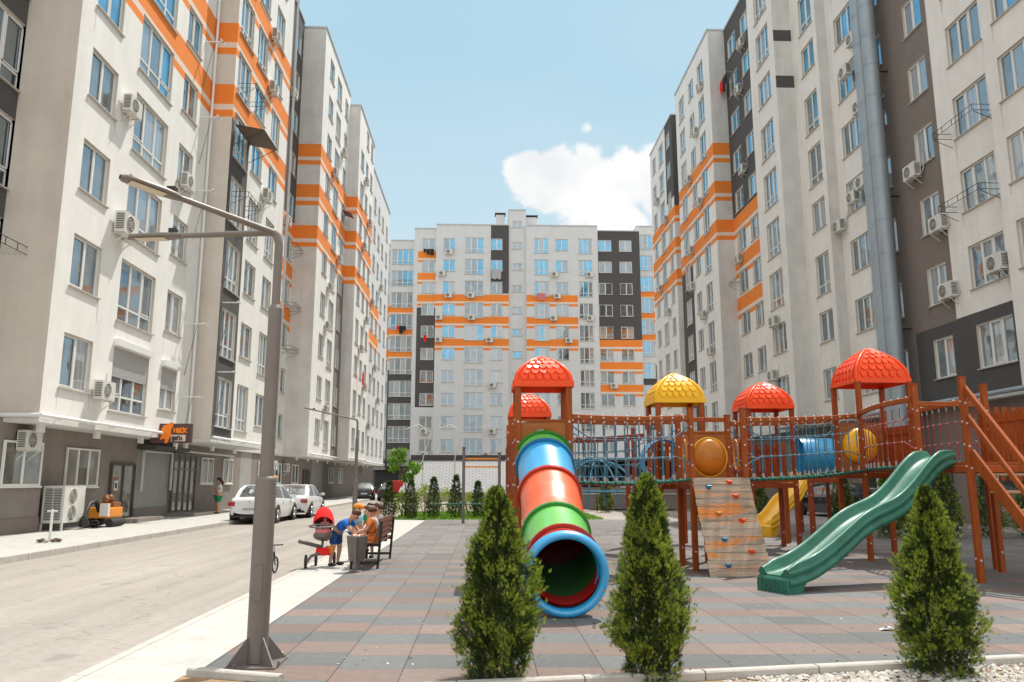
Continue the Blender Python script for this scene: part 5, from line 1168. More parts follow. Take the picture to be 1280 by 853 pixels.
# ------------------------------------------------------------------ vehicles
def car(label, loc, rz, paint, L=4.5, W=1.78, H=1.42, style='sedan', group='cars parked in the courtyard', plate=''):
    """local +Y is forward, origin on the ground at the centre"""
    t = thing('parked_car', label, 'car', loc, rz, group); hl = L / 2; hw = W / 2
    # stations: y, half width, bottom z, sill z, belt z
    S = [(-hl, .70, .36, .50, .80), (-hl + .06, .86, .27, .50, .93), (-hl + .35, .96, .22, .48, .98), (-hl + .9, 1., .20, .45, .96), (-.6, 1., .19, .42, .93), (.4, 1., .19, .42, .90), (hl - 1.1, 1., .20, .45, .88), (hl - .5, .95, .22, .45, .80), (hl - .12, .84, .25, .42, .68), (hl, .66, .32, .42, .56)]
    b = MB(); rows = []
    for (y, w, zb, zs, zt) in S:
        w *= hw; zt *= H / 1.42
        rows.append([(-w * .90, y, zb), (-w * .985, y, zs), (-w, y, (zs + zt) / 2), (-w * .965, y, zt - .04), (-w * .90, y, zt), (-w * .4, y, zt + .025), (w * .4, y, zt + .025), (w * .90, y, zt), (w * .965, y, zt - .04), (w, y, (zs + zt) / 2), (w * .985, y, zs), (w * .90, y, zb)])
    b.grid(rows, paint); b.face(rows[0], paint, True); b.face(rows[-1][::-1], paint, True); b.grid([[r[0], r[-1]] for r in rows], 'black')
    bo = b.build('body', t); sm = bo.modifiers.new('s', 'SUBSURF'); sm.levels = 2; sm.render_levels = 2
    # cabin
    zb = .90 * H / 1.42; zt = H; ys = (-hl + .55, -hl + 1.25, .25, 1.15) if style == 'sedan' else (-hl + .25, -hl + .7, .4, 1.2)
    def cab(off, z_off=0):
        r = []
        for (y, z, w) in ((ys[0], zb, .86), (ys[0] + (ys[1] - ys[0]) * .55, zb + (zt - zb) * .62, .80), (ys[1], zt - .03, .70), ((ys[1] + ys[2]) / 2, zt, .70), (ys[2], zt - .05, .70), ((ys[2] + ys[3]) / 2, zb + (zt - zb) * .5, .79), (ys[3], zb, .87)):
            w = w * hw + off; wb = .93 * hw + off
            r.append([(-wb, y, zb - .06), (-w * 1.0 - (wb - w) * .5, y, zb + (z - zb) * .5), (-w, y, z - .02 + z_off), (-w * .8, y, z + .012 + z_off), (w * .8, y, z + .012 + z_off), (w, y, z - .02 + z_off), (w + (wb - w) * .5, y, zb + (z - zb) * .5), (wb, y, zb - .06)])
        return r
    rws = cab(0)
    def cm(i, j):
        if j == 3: return paint if 2 <= i <= 3 else 'carglass'
        if j in (2, 4): return paint
        return 'carglass'
    b = MB(); b.grid(rws, cm); b.build('cabin', t)
    b = MB()      # pillars
    for sx in (-1, 1):
        for (i) in (0, 3, 6):
            r = rws; pts_ = [Vector(r[i][1 if sx < 0 else 6]), Vector(r[i][2 if sx < 0 else 5])] if i == 3 else None
            if i == 3: b.tube([Vector(r[3][0 if sx < 0 else 7]) , *pts_], .03, paint, 6)
        idx = 2 if sx < 0 else 5
        b.tube([Vector(r_[idx]) for r_ in rws], .035, paint, 6)
    b.build('pillar', t)
    # wheels
    for sx in (-1, 1):
        for yy in (-hl + .85, hl - .88):
            b = MB(); x = sx * (hw - .10); n = 24
            b.tube([(x - sx * .11, yy, .31), (x - sx * .09, yy, .31), (x + sx * .09, yy, .31), (x + sx * .11, yy, .31)], [.285, .315, .315, .285], 'rubber', n); w = b.build('wheel', t)
            b = MB(); b.tube([(x + sx * .105, yy, .31), (x + sx * .118, yy, .31)], [.20, .195], 'chrome', n)
            for k in range(5): a = 2 * PI * k / 5; b.bar((x + sx * .125, yy, .31), (x + sx * .122, yy + .18 * math.cos(a), .31 + .18 * math.sin(a)), .03, .03, 'chrome')
            b.build('rim', w)
            b = MB(); b.tube([(sx * (hw - .13), yy, .33), (sx * (hw + .002), yy, .33)], .37, 'black', n); b.build('wheel_arch', t)
    for sx in (-1, 1):
        b = MB(); b.box(min(sx * (hw * .62), sx * (hw * .93)), max(sx * (hw * .62), sx * (hw * .93)), -hl - .012, -hl + .16, .66, .82, 'tail'); b.build('tail_light', t, .02)
        b = MB(); b.box(min(sx * (hw * .55), sx * (hw * .86)), max(sx * (hw * .55), sx * (hw * .86)), hl - .15, hl + .0, .55, .66, 'plate'); b.build('headlight', t, .02)
        b = MB(); b.box(min(sx * (hw - .02), sx * (hw + .16)), max(sx * (hw - .02), sx * (hw + .16)), .72, .84, .92, 1.04, paint); b.build('mirror', t, .02)
        b = MB()
        for yy in (-.55, .42): b.box(min(sx * hw * 1.0, sx * (hw + .02)), max(sx * hw * 1.0, sx * (hw + .02)), yy - .1, yy + .08, .76, .79, 'chrome')
        b.build('door_handle', t)
    b = MB(); b.box(-.26, .26, -hl - .02, -hl + .02, .50, .61, 'plate')
    if plate: 
        for k in range(6): b.box(-.21 + k * .07, -.175 + k * .07, -hl - .023, -hl - .021, .525, .585, 'acd')
    b.build('number_plate', t)
    b = MB(); b.box(-hw * .8, hw * .8, -hl + .0, -hl + .2, .24, .33, 'black'); b.box(-.03, .03, -hl - .018, -hl, .80, .86, 'chrome'); b.build('bumper', t)
    return t
car('white sedan parked nearest, seen from behind', (-8.78, 32.4, 0), 0, 'carw', 4.4, 1.72, 1.43, plate='x')
car('white rounded saloon parked ahead of the first white car', (-8.6, 37.1, 0), rad(2), 'carw', 4.7, 1.85, 1.42, plate='x')
car('black car in the garage shade, left one', (-10.2, 68, 0), rad(8), 'carb', group='dark cars in the far shade'); car('black car beside the red awning', (-7.6, 66, 0), rad(-4), 'carb', group='dark cars in the far shade')
car('black car behind the rope bridge, side on', (8.3, 44.5, 0), rad(90), 'carb', 4.8, 1.85, 1.65, 'suv', group='dark cars behind the playground'); car('black car right behind the timber posts', (15.9, 36, 0), rad(4), 'carb', 4.6, 1.8, 1.5, 'suv', group='dark cars behind the playground')
t = thing('market_awning', 'red box awning beside the shingle garage', 'awning', (-6.9, 63.5, 0)); b = MB(); b.box(-.45, .45, -.4, .4, .7, 1.6, 'redcov'); b.build('cover', t, .05)
for sx in (-.6, .6): b = MB(); b.box(sx * .7 - .04, sx * .7 + .04, -.36, -.28, 0, .7, 'black'); b.build('leg', t)
# dark low fence behind the playground
t = thing('low_fence', 'dark low fence with thin rails behind the rope bridge', 'fence', (7.5, 42.6, 0)); b = MB(); b.box(-3.2, 3.6, 0, .06, .1, 1.25, 'taupe'); b.build('board_panel', t)
for k in range(5): b = MB(); b.tube([(-3.2 + 1.7 * k, -.1, 0), (-3.2 + 1.7 * k, -.1, .95)], .03, 'black', 6); b.build('post', t)
b = MB(); b.tube([(-3.2, -.1, .9), (3.6, -.1, .9)], .025, 'cables', 6); b.build('rail', t)
t = thing('carport', 'shadowed dark carport behind the rope bridge', 'carport', (9, 50, 0))
b = MB(); b.box(-3.4, 6, 0, .1, 0, 2.7, 'acd'); b.box(-3.4, -3.3, -4, 0, 0, 2.7, 'acd'); b.build('wall', t); b = MB(); b.box(-3.6, 6, -4.2, .2, 2.7, 2.85, 'dark'); b.build('roof', t)

# ------------------------------------------------------------------ people
def skin_obj(name, verts, edges, radii, m_, parent, lv=1):
    me = bpy.data.meshes.new(name); me.from_pydata([tuple(v) for v in verts], edges, []); me.materials.append(M[m_])
    o = bpy.data.objects.new(name, me); COL.objects.link(o); o.parent = parent
    md = o.modifiers.new('skin', 'SKIN'); md.use_smooth_shade = True
    for i, r_ in enumerate(radii):
        sv = me.skin_vertices[0].data[i]; sv.radius = (r_, r_) if not isinstance(r_, tuple) else r_; sv.use_root = (i == 0)
    ss = o.modifiers.new('sub', 'SUBSURF'); ss.levels = lv; ss.render_levels = lv + 1
    return o
def lerp(a, b_, t_): return tuple(a[i] + (b_[i] - a[i]) * t_ for i in range(3))
def person(label, loc, rz, J, s, shirt, shorts, hairm, hat=None, shoes='c_black', long_hair=False, skirt=False):
    """J: joints in metres for a 1 m reference body times s. keys: pelvis chest neck head  lsh lel lha rsh rel rha lhp lkn lan lto rhp rkn ran rto"""
    t = thing('person', label, 'person', loc, rz); J = {k: Vector(v) * s for k, v in J.items()}
    V = []; E = []; Rr = []
    def add(p, r_, par=None): V.append(p); Rr.append(r_ * s); E.append((par, len(V) - 1)) if par is not None else None; return len(V) - 1
    pe = add(J['pelvis'], .082); ch = add(J['chest'], .088, pe); nk = add(J['neck'], .034, ch)
    hd0 = add(J['neck'].lerp(J['head'], .45), .055, nk); hd = add(J['head'], .074, hd0); add(J['head'] + (J['head'] - J['neck']).normalized() * .05 * s, .050, hd)
    for p in 'lr':
        sh = add(J[p + 'sh'], .040, ch); el = add(J[p + 'el'], .027, sh); wr = add(J[p + 'ha'], .018, el)
        d = (J[p + 'ha'] - J[p + 'el']).normalized(); x = d.cross(Vector((0, 0, 1))) if abs(d.z) < .9 else Vector((1, 0, 0)); x = x.normalized(); pm = add(J[p + 'ha'] + d * .035 * s, .019, wr)
        for k, ln in zip((-1.5, -.5, .5, 1.5), (.030, .038, .036, .028)): f1 = add(J[p + 'ha'] + d * .055 * s + x * k * .008 * s, .0055, pm); add(J[p + 'ha'] + (d * (.055 + ln)) * s + x * k * .010 * s + Vector((0, 0, -.01 * s)), .0045, f1)
        add(J[p + 'ha'] + (d * .03 + x * .032) * s, .006, wr)
        hp = add(J[p + 'hp'], .066, pe); kn = add(J[p + 'kn'], .042, hp); an = add(J[p + 'an'], .027, kn); add(J[p + 'to'], .022, an)
    skin_obj('body', V, E, Rr, 'skin', t)
    # shirt
    V2 = [J['pelvis'].lerp(J['chest'], .15), J['chest'], J['chest'].lerp(J['neck'], .6)]; E2 = [(0, 1), (1, 2)]; R2 = [.105 * s, .108 * s, .06 * s]
    for p in 'lr': i = len(V2); V2 += [J[p + 'sh'], J[p + 'sh'].lerp(J[p + 'el'], .75)]; E2 += [(1, i), (i, i + 1)]; R2 += [.056 * s, .042 * s]
    skin_obj('shirt', V2, E2, R2, shirt, t)
    V3 = [J['pelvis'] + (J['chest'] - J['pelvis']) * .12]; E3 = []; R3 = [.108 * s]
    for p in 'lr': i = len(V3); V3 += [J[p + 'hp'], J[p + 'hp'].lerp(J[p + 'kn'], .45), J[p + 'hp'].lerp(J[p + 'kn'], .85)]; E3 += [(0, i), (i, i + 1), (i + 1, i + 2)]; R3 += [.088 * s, .068 * s, .060 * s]
    skin_obj('shorts', V3, E3, R3, shorts, t)
    hv = (J['head'] - J['neck']).normalized(); hc = J['head'] + hv * .022 * s
    b = MB(); b.ball((0, 0, 0), .083 * s, hairm, 12, (1.0, 1.08, 1.0)); 
    b.v = [v for v in b.v]
    # face looks along local -Y of the head; cut hair away from the face by pushing it back
    fdir = J.get('face', Vector((0, -1, 0))); fdir = fdir.normalized()
    nv = []
    for v in b.v:
        v = Vector(v); k = v.normalized().dot(fdir); up = v.normalized().dot(hv)
        if k > .0 and up < .55: v = v * (1 - .45 * min(1, k * 2.5))
        if up < -.45 and not long_hair: v = v * .6
        nv.append(tuple(v + hc))
    b.v = nv; b.build('hair', t)
    b = MB(); sdv = fdir.cross(hv).normalized()
    for q in (-1, 1): b.ball(J['head'] + fdir * .068 * s + sdv * q * .026 * s + hv * .005 * s, .009 * s, 'black', 6)
    b.build('eyes', t); b = MB(); b.ball(J['head'] + fdir * .076 * s - hv * .015 * s, .012 * s, 'skin', 6); b.build('nose', t); b = MB(); b.ball(J['head'] + fdir * .068 * s - hv * .042 * s, .014 * s, 'c_pink', 6, (1, 1, .4)); b.build('mouth', t)
    for p in 'lr':
        b = MB(); a, c = J[p + 'an'], J[p + 'to']; d = (c - a); b.ball(a.lerp(c, .5) + Vector((0, 0, -.012 * s)), .05 * s, shoes, 10, (.75, 1.5, .62)); b.build('shoe', t)
    if hat:
        b = MB(); b.ball(tuple(J['head'] + hv * .045 * s), .086 * s, hat, 12, (1, 1.05, .72)); b.tube([J['head'] + hv * .045 * s + fdir * .05 * s, J['head'] + hv * .03 * s + fdir * .15 * s], [.05 * s, .03 * s], hat, 10); b.build('cap', t)
    if long_hair: b = MB(); b.tube([hc - fdir * .07 * s, hc - fdir * .12 * s - Vector((0, 0, .08 * s)), hc - fdir * .10 * s - Vector((0, 0, .2 * s))], [.03 * s, .035 * s, .012 * s], hairm, 8); b.build('ponytail', t)
    return t
# figures face local -Y; unit body 1 m tall scaled by s
STAND = dict(pelvis=(0, 0, .52), chest=(0, 0, .70), neck=(0, .005, .82), head=(0, -.01, .91), lsh=(.10, 0, .775), lel=(.135, .02, .64), lha=(.13, -.06, .54), rsh=(-.10, 0, .775), rel=(-.135, .02, .64), rha=(-.13, -.06, .54),
             lhp=(.05, 0, .47), lkn=(.055, -.02, .27), lan=(.055, .01, .05), lto=(.06, -.07, .02), rhp=(-.05, 0, .47), rkn=(-.055, -.02, .27), ran=(-.055, .01, .05), rto=(-.06, -.07, .02))
SIT = dict(pelvis=(0, 0, .06), chest=(0, -.03, .24), neck=(0, -.04, .36), head=(0, -.06, .45), lsh=(.10, -.03, .315), lel=(.13, -.08, .19), lha=(.07, -.19, .15), rsh=(-.10, -.03, .315), rel=(-.13, -.08, .19), rha=(-.07, -.19, .15),
           lhp=(.055, -.02, .04), lkn=(.06, -.23, .05), lan=(.06, -.24, -.17), lto=(.06, -.31, -.20), rhp=(-.055, -.02, .04), rkn=(-.06, -.23, .05), ran=(-.06, -.24, -.17), rto=(-.06, -.31, -.20))
LEAN = dict(pelvis=(0, .06, .54), chest=(0, -.12, .66), neck=(0, -.22, .74), head=(0, -.29, .80), face=(0, -.6, -.8), lsh=(.10, -.17, .70), lel=(.13, -.26, .58), lha=(.10, -.36, .52), rsh=(-.10, -.17, .70), rel=(-.13, -.26, .58), rha=(-.08, -.36, .50),
            lhp=(.06, .05, .49), lkn=(.10, .02, .28), lan=(.12, .06, .05), lto=(.13, -.02, .02), rhp=(-.06, .05, .49), rkn=(-.09, .04, .28), ran=(-.10, .08, .05), rto=(-.11, .0, .02))
W2 = dict(STAND); W2.update(lel=(.14, -.04, .66), lha=(.04, -.14, .66), rel=(-.14, -.04, .66), rha=(-.04, -.14, .66))
person('boy in blue shirt and shorts leaning over towards the bench', (-2.80, 15.55, .01), rad(72), LEAN, 1.18, 'c_blue', 'c_navy', 'hair')
person('child in orange seated at the near end of the bench', (-2.13, 15.35, .47), rad(-78), SIT, 1.22, 'c_orange', 'c_orange', 'hair')
person('child in pale grey seated at the far end of the bench', (-2.12, 16.55, .47), rad(-65), SIT, 1.25, 'c_grey', 'c_navy', 'hair')
person('child in white seated in the middle of the bench', (-2.16, 15.98, .47), rad(-85), SIT, 1.18, 'c_white', 'c_grey', 'hair')
person('dark-haired child in teal standing behind the others', (-2.42, 17.1, .01), rad(-20), STAND, 1.12, 'c_green', 'c_navy', 'hairb')
person('child in an orange cap standing by the bench', (-2.62, 16.55, .01), rad(60), STAND, 1.12, 'c_cyan', 'c_navy', 'hair', hat='c_orcap')
person('woman in green shorts and white top by the ground-floor wall', (-12.05, 36.6, .13), rad(-50), W2, 1.60, 'c_white', 'c_green', 'hairb', long_hair=True)
person('person in an orange cap and pale shirt between the white cars', (-9.75, 37.3, .13), rad(20), STAND, 1.68, 'c_cyan', 'c_grey', 'hair', hat='c_orcap')

# ------------------------------------------------------------------ bench, bin, pushchair
t = thing('park_bench', 'brown slatted bench with black frame under the children', 'bench', (-2.1, 15.9, 0))
for yy in (-.95, .95):
    b = MB(); f = .045
    b.bar((.14, yy, 0), (.20, yy, .86), f, f, 'black'); b.bar((-.34, yy, 0), (-.34, yy, .45), f, f, 'black'); b.bar((-.36, yy, .43), (.17, yy, .43), f, f, 'black'); b.bar((-.34, yy, .12), (.15, yy, .12), f, f, 'black'); b.build('leg', t)
b = MB()
for k in range(4): x = -.33 + k * .125; b.box(x, x + .105, -1.0, 1.0, .455, .485, 'benchw')
b.build('seat', t); b = MB()
for k in range(4): z = .54 + k * .095; b.box(.125 + k * .008, .15 + k * .008, -1.0, 1.0, z, z + .082, 'benchw')
b.build('backrest', t)
t = thing('litter_bin', 'grey tapered litter bin hung between two posts', 'litter bin', (-2.28, 14.55, .01)); b = MB(); n = 20
b.grid([[(r_ * math.cos(2 * PI * k / n), r_ * .85 * math.sin(2 * PI * k / n), z) for k in range(n)] for z, r_ in ((.18, .13), (.20, .145), (.60, .19), (.62, .195), (.62, .175), (.25, .12))], 'binp', close=True); b.face([(.12 * math.cos(2 * PI * k / n), .1 * math.sin(2 * PI * k / n), .26) for k in range(n)], 'acd'); b.face([(.13 * math.cos(2 * PI * k / n), .11 * math.sin(2 * PI * k / n), .18) for k in range(n)], 'binp'); b.build('bucket', t)
b = MB(); b.bar((.0, -.20, 0), (.0, -.20, .60), .05, .05, 'binp'); b.build('post', t); b = MB(); b.bar((0, .20, 0), (0, .20, .60), .05, .05, 'binp'); b.build('post', t)
for k in range(9): pass
b = MB()
for k in range(12): a = 2 * PI * k / 12; b.ball((.10 * math.cos(a) * (k % 3) / 2, .09 * math.sin(a) * (k % 3) / 2, .60 + .02 * (k % 2)), .04, ('c_orange', 'c_white', 'amber')[k % 3], 6)
tag(b.build('rubbish', loc=(-2.28, 14.55, .0)), 'heap of crumpled wrappers filling the litter bin', 'rubbish')
t = thing('pushchair', 'child tricycle pushchair with red canopy and grey ring bar', 'pushchair', (-3.05, 15.35, .0), rad(10))
b = MB(); rows = []
for j in range(9):
    a = rad(-20 + 115 * j / 8); rows.append([(.19 * math.cos(PI * k / 8), -.26 * math.sin(a) * math.sin(PI * k / 8) * .6 + .1, .82 + .30 * math.sin(PI * k / 8) * math.cos(a * .45 - .2)) for k in range(9)])
rows = [[(.20 * math.cos(PI * k / 10) * (.9 + .1 * math.sin(PI * j / 6)), .16 - .32 * j / 6, .78 + .34 * math.sin(PI * k / 10) * math.sin(PI * (.25 + .6 * j / 6))) for k in range(11)] for j in range(7)]
b.grid(rows, 'c_red'); b.face(rows[0], 'c_red'); b.build('canopy', t)
b = MB(); b.tube([(-.02 + .23 * math.cos(2 * PI * k / 20), -.30 + .16 * math.sin(2 * PI * k / 20), .77 + .02 * math.sin(2 * PI * k / 20)) for k in range(21)], .018, 'binp', 8, caps=False); b.tube([(-.02, -.16, .76), (0, -.05, .6)], .016, 'binp'); b.build('handlebar', t)
b = MB(); b.ball((0, .02, .58), .19, 'binp', 12, (1, .95, .55)); b.box(-.15, .15, .10, .16, .52, .85, 'c_black'); b.ball((0, -.02, .66), .15, 'c_pink', 10, (1, .9, .5)); b.build('seat', t, .01)
b = MB(); b.tube([(0, 0, .5), (-.02, -.05, .28)], .025, 'binp'); b.tube([(-.05, -.05, .38), (-.42, -.3, .50)], .035, 'binp', 8); b.tube([(0, -.08, .28), (-.20, -.16, .22), (-.28, -.2, .10)], .028, 'binp'); b.tube([(0, .02, .28), (.18, .22, .20), (.22, .28, .12)], .028, 'binp'); b.build('frame', t)
b = MB(); b.box(-.12, .12, -.12, .02, .22, .36, 'c_red'); b.box(.04, .20, .0, .14, .24, .38, 'c_orcap'); b.build('fender', t, .03)
for (x, y) in ((-.29, -.2), (.22, .28), (-.12, .25)):
    b = MB(); b.tube([(x - .025, y, .125), (x - .02, y, .125), (x + .02, y, .125), (x + .025, y, .125)], [.105, .125, .125, .105], 'rubber', 18); w = b.build('wheel', t); b = MB(); b.tube([(x - .03, y, .125), (x + .03, y, .125)], .06, 'acw', 12); b.build('rim', w)
person('small child lying in the red-canopied pushchair', (-3.03, 15.40, .62), rad(10), SIT, .62, 'c_pink', 'c_pink', 'hair')

# small bicycle behind the lamp post
t = thing('child_bicycle', 'small dark bicycle partly hidden by the lamp post', 'bicycle', (-3.72, 14.25, 0), rad(84))
for x in (-.22, .22):
    b = MB(); b.tube([(x + .13 * math.cos(2 * PI * k / 20), 0, .14 + .13 * math.sin(2 * PI * k / 20)) for k in range(21)], .015, 'rubber', 6, caps=False); w = b.build('wheel', t); b = MB()
    for k in range(6): a = PI * k / 6; b.tube([(x - .12 * math.cos(a), 0, .14 - .12 * math.sin(a)), (x + .12 * math.cos(a), 0, .14 + .12 * math.sin(a))], .003, 'chrome', 4)
    b.build('spokes', w)
b = MB(); b.tube([(-.22, 0, .14), (-.1, 0, .34), (.15, 0, .36), (.22, 0, .14)], .014, 'black', 6); b.tube([(-.1, 0, .34), (.0, 0, .14), (.15, 0, .36)], .014, 'black', 6); b.tube([(.15, 0, .36), (.13, 0, .48)], .012, 'chrome', 6); b.build('frame', t)
b = MB(); b.tube([(.13, -.16, .49), (.13, 0, .48), (.13, .16, .49)], .012, 'black', 6); b.build('handlebar', t); b = MB(); b.ball((-.12, 0, .40), .06, 'black', 8, (1.3, .6, .4)); b.build('saddle', t)

# ------------------------------------------------------------------ things on the left pavement
t = thing('heat_pump', 'large cream outdoor heat pump on a metal stand', 'heat pump', (-12.85, 24.9, .13)); b = MB(); b.box(-.32, .32, -.62, .62, .22, 1.32, 'acw')
b.build('casing', t, .015); b = MB()
for k in range(20): z = .32 + k * .047; b.box(-.24, -.02, -.632, -.622, z, z + .022, 'acd'); b.box(.01, .24, -.632, -.622, z, z + .022, 'acd')
b.build('side_grille', t); 
for zc_ in (.50, 1.0):
    b = MB(); n = 24; b.face([(.324, -.12 + .22 * math.cos(2 * PI * k / n), zc_ + .22 * math.sin(2 * PI * k / n)) for k in range(n)], 'acd')
    for rr in (.23, .17, .11, .05): b.tube([(.332, -.12 + rr * math.cos(2 * PI * k / n), zc_ + rr * math.sin(2 * PI * k / n)) for k in range(n + 1)], .008, 'acw', 5, caps=False)
    b.build('fan_grille', t)
b = MB()
for sx in (-.3, .3):
    for sy in (-.6, .6): b.box(sx - .025, sx + .025, sy - .025, sy + .025, 0, .215, 'acw')
b.build('stand', t)
t = thing('parasol_stand', 'slim white pole on a stone-weighted foot by the kerb', 'parasol stand', (-10.55, 19.95, .13)); b = MB(); b.tube([(0, 0, .05), (0, 0, .78)], .03, 'pvc', 10); b.tube([(-.12, 0, .74), (.12, 0, .74)], .02, 'pvc', 6); b.build('pole', t); b = MB()
for k in range(9): a = 2 * PI * k / 9; b.ball((.22 * math.cos(a), .22 * math.sin(a), .05), .07, 'kerb' if k % 2 else 'bark', 7, (1, 1, .6))
b.build('foot', t)
t = thing('mini_digger', 'small orange digger machine with black arched boom', 'digger', (-12.35, 26.6, .13), rad(90)); 
b = MB(); b.box(-.5, .5, -.33, .33, .28, .62, 'machine'); b.build('body', t, .05); b = MB(); b.box(-.1, .42, -.28, .28, .62, .78, 'machbr')
for k in range(5): b.ball((-.1 + .11 * k, U(-.15, .15), .86 + .05 * (k % 2)), .12, 'machbr', 7)
b.build('seat', t, .02)
for sy in (-.33, .33): b = MB(); b.tube([(-.45, sy, .14), (.45, sy, .14)], .13, 'rubber', 8); b.build('track', t)
b = MB(); b.tube([(-.45, 0, .5), (-.75, 0, .85), (-1.15, 0, .75), (-1.45, 0, .35)], [.07, .075, .06, .05], 'black', 8); b.tube([(-1.45, 0, .35), (-1.35, 0, .12)], [.10, .16], 'black', 8); b.build('boom', t); b = MB(); b.box(-.66, -.52, -.36, -.10, .35, .75, 'acw'); b.build('side_box', t)
for k, (x, y) in enumerate(((-12.6, 25.75), (-12.2, 25.6))):
    b = MB(); b.tube([(0, 0, .12), (0, 0, .125)], .10, 'acd', 10); b.tube([(.12 * math.cos(2 * PI * q / 14), 0, .12 + .12 * math.sin(2 * PI * q / 14)) for q in range(15)], .025, 'rubber', 6, caps=False); o = b.build('trolley_wheel', loc=(x, y, .13)); tag(o, ('dark loose wheel nearest the wall' if k == 0 else 'dark loose wheel nearer the kerb'), 'wheel')

# ------------------------------------------------------------------ sky, sun, camera
SUN = Vector((1.05, 1.6, 3.8)).normalized()
w = bpy.data.worlds.new('World'); sc.world = w; w.use_nodes = True; nt = w.node_tree; nt.nodes.clear(); L = nt.links.new
out = nt.nodes.new('ShaderNodeOutputWorld'); bg = nt.nodes.new('ShaderNodeBackground'); L(bg.outputs[0], out.inputs[0])
sky = nt.nodes.new('ShaderNodeTexSky'); sky.sky_type = 'NISHITA'; sky.sun_disc = False; sky.sun_elevation = math.asin(SUN.z); sky.sun_rotation = math.atan2(SUN.x, SUN.y); sky.air_density = 1.0; sky.dust_density = 1.2; sky.ozone_density = 1.0
bg.inputs[1].default_value = .15
tc = N(nt, 'ShaderNodeTexCoord'); sp_ = N(nt, 'ShaderNodeSeparateXYZ'); L(tc.outputs['Generated'], sp_.inputs[0])
def mth(op, a, bb=None, c=None):
    q = N(nt, 'ShaderNodeMath', operation=op)
    for i, v in enumerate((a, bb, c)):
        if v is None: continue
        if isinstance(v, (int, float)): q.inputs[i].default_value = v
        else: L(v, q.inputs[i])
    return q.outputs[0]
yy = mth('MAXIMUM', sp_.outputs[1], .02); uu = mth('DIVIDE', sp_.outputs[0], yy); vv = mth('DIVIDE', sp_.outputs[2], yy)
nzc = N(nt, 'ShaderNodeTexNoise', i_Scale=14., i_Detail=9., i_Roughness=.6); cb = N(nt, 'ShaderNodeCombineXYZ'); L(uu, cb.inputs[0]); L(vv, cb.inputs[1]); L(cb.outputs[0], nzc.inputs[0])
best = None
for (cu, cv, r_) in ((.060, .405, .042), (.10, .44, .02), (.08, .38, .035), (.105, .415, .045), (.13, .43, .028), (.15, .385, .055), (.20, .40, .048), (.24, .40, .06), (.12, .36, .035), (.17, .345, .045), (.138, .475, .004), (.30, .36, .07)):
    d = mth('SQRT', mth('ADD', mth('POWER', mth('SUBTRACT', uu, cu), 2.), mth('POWER', mth('MULTIPLY', mth('SUBTRACT', vv, cv), 1.15), 2.))); f = mth('SUBTRACT', r_, d); best = f if best is None else mth('MAXIMUM', best, f)
front = mth('GREATER_THAN', sp_.outputs[1], .05)
fld = mth('ADD', best, mth('MULTIPLY', mth('SUBTRACT', nzc.outputs[0], .51), .085))
mr = N(nt, 'ShaderNodeMapRange', interpolation_type='SMOOTHSTEP'); mr.inputs[1].default_value = -.006; mr.inputs[2].default_value = .010; L(fld, mr.inputs[0])
mask = mth('MULTIPLY', mr.outputs[0], front)
# thin overall haze so the sky is pale and slightly cyan
hz = N(nt, 'ShaderNodeMapRange'); L(sp_.outputs[2], hz.inputs[0]); hz.inputs[1].default_value = .0; hz.inputs[2].default_value = .75; hz.inputs[3].default_value = .95; hz.inputs[4].default_value = .85
mxh = N(nt, 'ShaderNodeMix', data_type='RGBA'); L(hz.outputs[0], mxh.inputs[0]); L(sky.outputs[0], mxh.inputs[6]); 
hc_ = N(nt, 'ShaderNodeMapRange', interpolation_type='SMOOTHSTEP'); L(sp_.outputs[2], hc_.inputs[0]); hc_.inputs[1].default_value = .02; hc_.inputs[2].default_value = .62
nzs = N(nt, 'ShaderNodeTexNoise', i_Scale=2.2, i_Detail=6.); mps = N(nt, 'ShaderNodeMapping'); mps.inputs['Scale'].default_value = (1, 1, 2.6); L(tc.outputs['Generated'], mps.inputs[0]); L(mps.outputs[0], nzs.inputs[0])
hfac = mth('ADD', hc_.outputs[0], mth('MULTIPLY', mth('SUBTRACT', nzs.outputs[0], .5), .9)); hfac = mth('MINIMUM', mth('MAXIMUM', hfac, 0.), 1.)
mhc = N(nt, 'ShaderNodeMix', data_type='RGBA'); L(hfac, mhc.inputs[0]); mhc.inputs[6].default_value = (4.9, 5.75, 6.05, 1); mhc.inputs[7].default_value = (3.1, 4.75, 5.6, 1); L(mhc.outputs[2], mxh.inputs[7])
nz2 = N(nt, 'ShaderNodeTexNoise', i_Scale=9., i_Detail=5.); L(cb.outputs[0], nz2.inputs[0]); sh = N(nt, 'ShaderNodeMapRange'); L(nz2.outputs[0], sh.inputs[0]); sh.inputs[1].default_value = .38; sh.inputs[2].default_value = .62
mc = N(nt, 'ShaderNodeMix', data_type='RGBA'); L(sh.outputs[0], mc.inputs[0]); mc.inputs[6].default_value = (5.8, 5.95, 6.1, 1); mc.inputs[7].default_value = (7.0, 7.0, 6.9, 1)
mf = N(nt, 'ShaderNodeMix', data_type='RGBA'); L(mask, mf.inputs[0]); L(mxh.outputs[2], mf.inputs[6]); L(mc.outputs[2], mf.inputs[7]); 
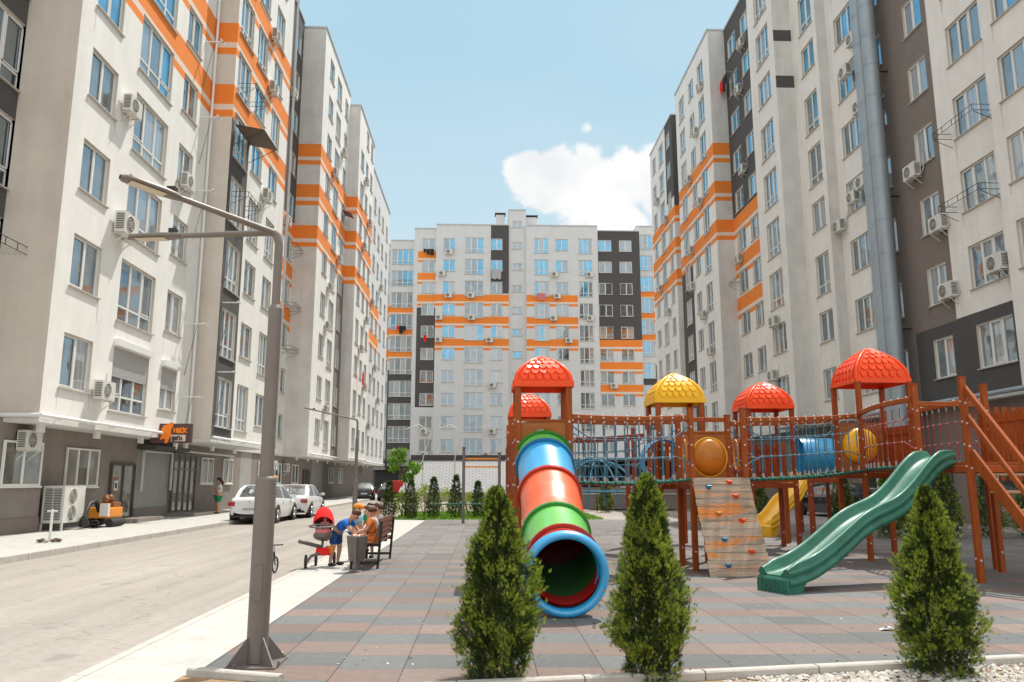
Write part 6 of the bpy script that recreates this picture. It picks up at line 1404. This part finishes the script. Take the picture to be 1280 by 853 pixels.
# added broken bright cloud behind the camera, unseen fill for the shaded faces
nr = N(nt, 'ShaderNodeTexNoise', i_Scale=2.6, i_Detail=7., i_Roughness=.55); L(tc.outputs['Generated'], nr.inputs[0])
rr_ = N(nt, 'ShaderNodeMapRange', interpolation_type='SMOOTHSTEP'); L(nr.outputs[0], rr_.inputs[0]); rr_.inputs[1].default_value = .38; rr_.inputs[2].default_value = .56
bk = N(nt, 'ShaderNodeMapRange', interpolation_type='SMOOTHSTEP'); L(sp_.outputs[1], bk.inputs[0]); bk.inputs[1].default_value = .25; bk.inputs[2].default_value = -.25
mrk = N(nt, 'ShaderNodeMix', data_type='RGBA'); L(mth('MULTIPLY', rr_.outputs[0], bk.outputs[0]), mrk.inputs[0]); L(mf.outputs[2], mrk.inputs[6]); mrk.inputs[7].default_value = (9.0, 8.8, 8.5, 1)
zb_ = N(nt, 'ShaderNodeMapRange', interpolation_type='SMOOTHSTEP'); L(sp_.outputs[2], zb_.inputs[0]); zb_.inputs[1].default_value = .60; zb_.inputs[2].default_value = .85; zb_.inputs[4].default_value = .85  # added white zenith, out of view, to brighten the facades
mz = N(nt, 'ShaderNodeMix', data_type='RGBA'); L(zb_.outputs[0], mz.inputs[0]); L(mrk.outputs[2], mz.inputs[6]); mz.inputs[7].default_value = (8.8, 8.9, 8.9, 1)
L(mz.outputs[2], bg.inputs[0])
sl = bpy.data.lights.new('sun', 'SUN'); sl.energy = 5.0; sl.angle = rad(.55); sl.color = (1., .95, .86); so = bpy.data.objects.new('sun', sl); COL.objects.link(so); so.rotation_euler = SUN.to_track_quat('Z', 'Y').to_euler(); so.location = (10, 20, 60)
cam = bpy.data.cameras.new('camera'); cam.sensor_width = 36; cam.lens = 980 / 1280 * 36; cam.clip_end = 3000; cam.clip_start = .1
co = bpy.data.objects.new('camera', cam); COL.objects.link(co); co.location = (0, 0, 1.6); co.rotation_euler = (rad(90 + 10.1), 0, rad(-1.95)); sc.camera = co
sc.view_settings.view_transform = 'Standard'; sc.view_settings.look = 'None'; sc.view_settings.exposure = 0
sc.render.engine = 'CYCLES'; sc.cycles.max_bounces = 8; sc.cycles.diffuse_bounces = 4
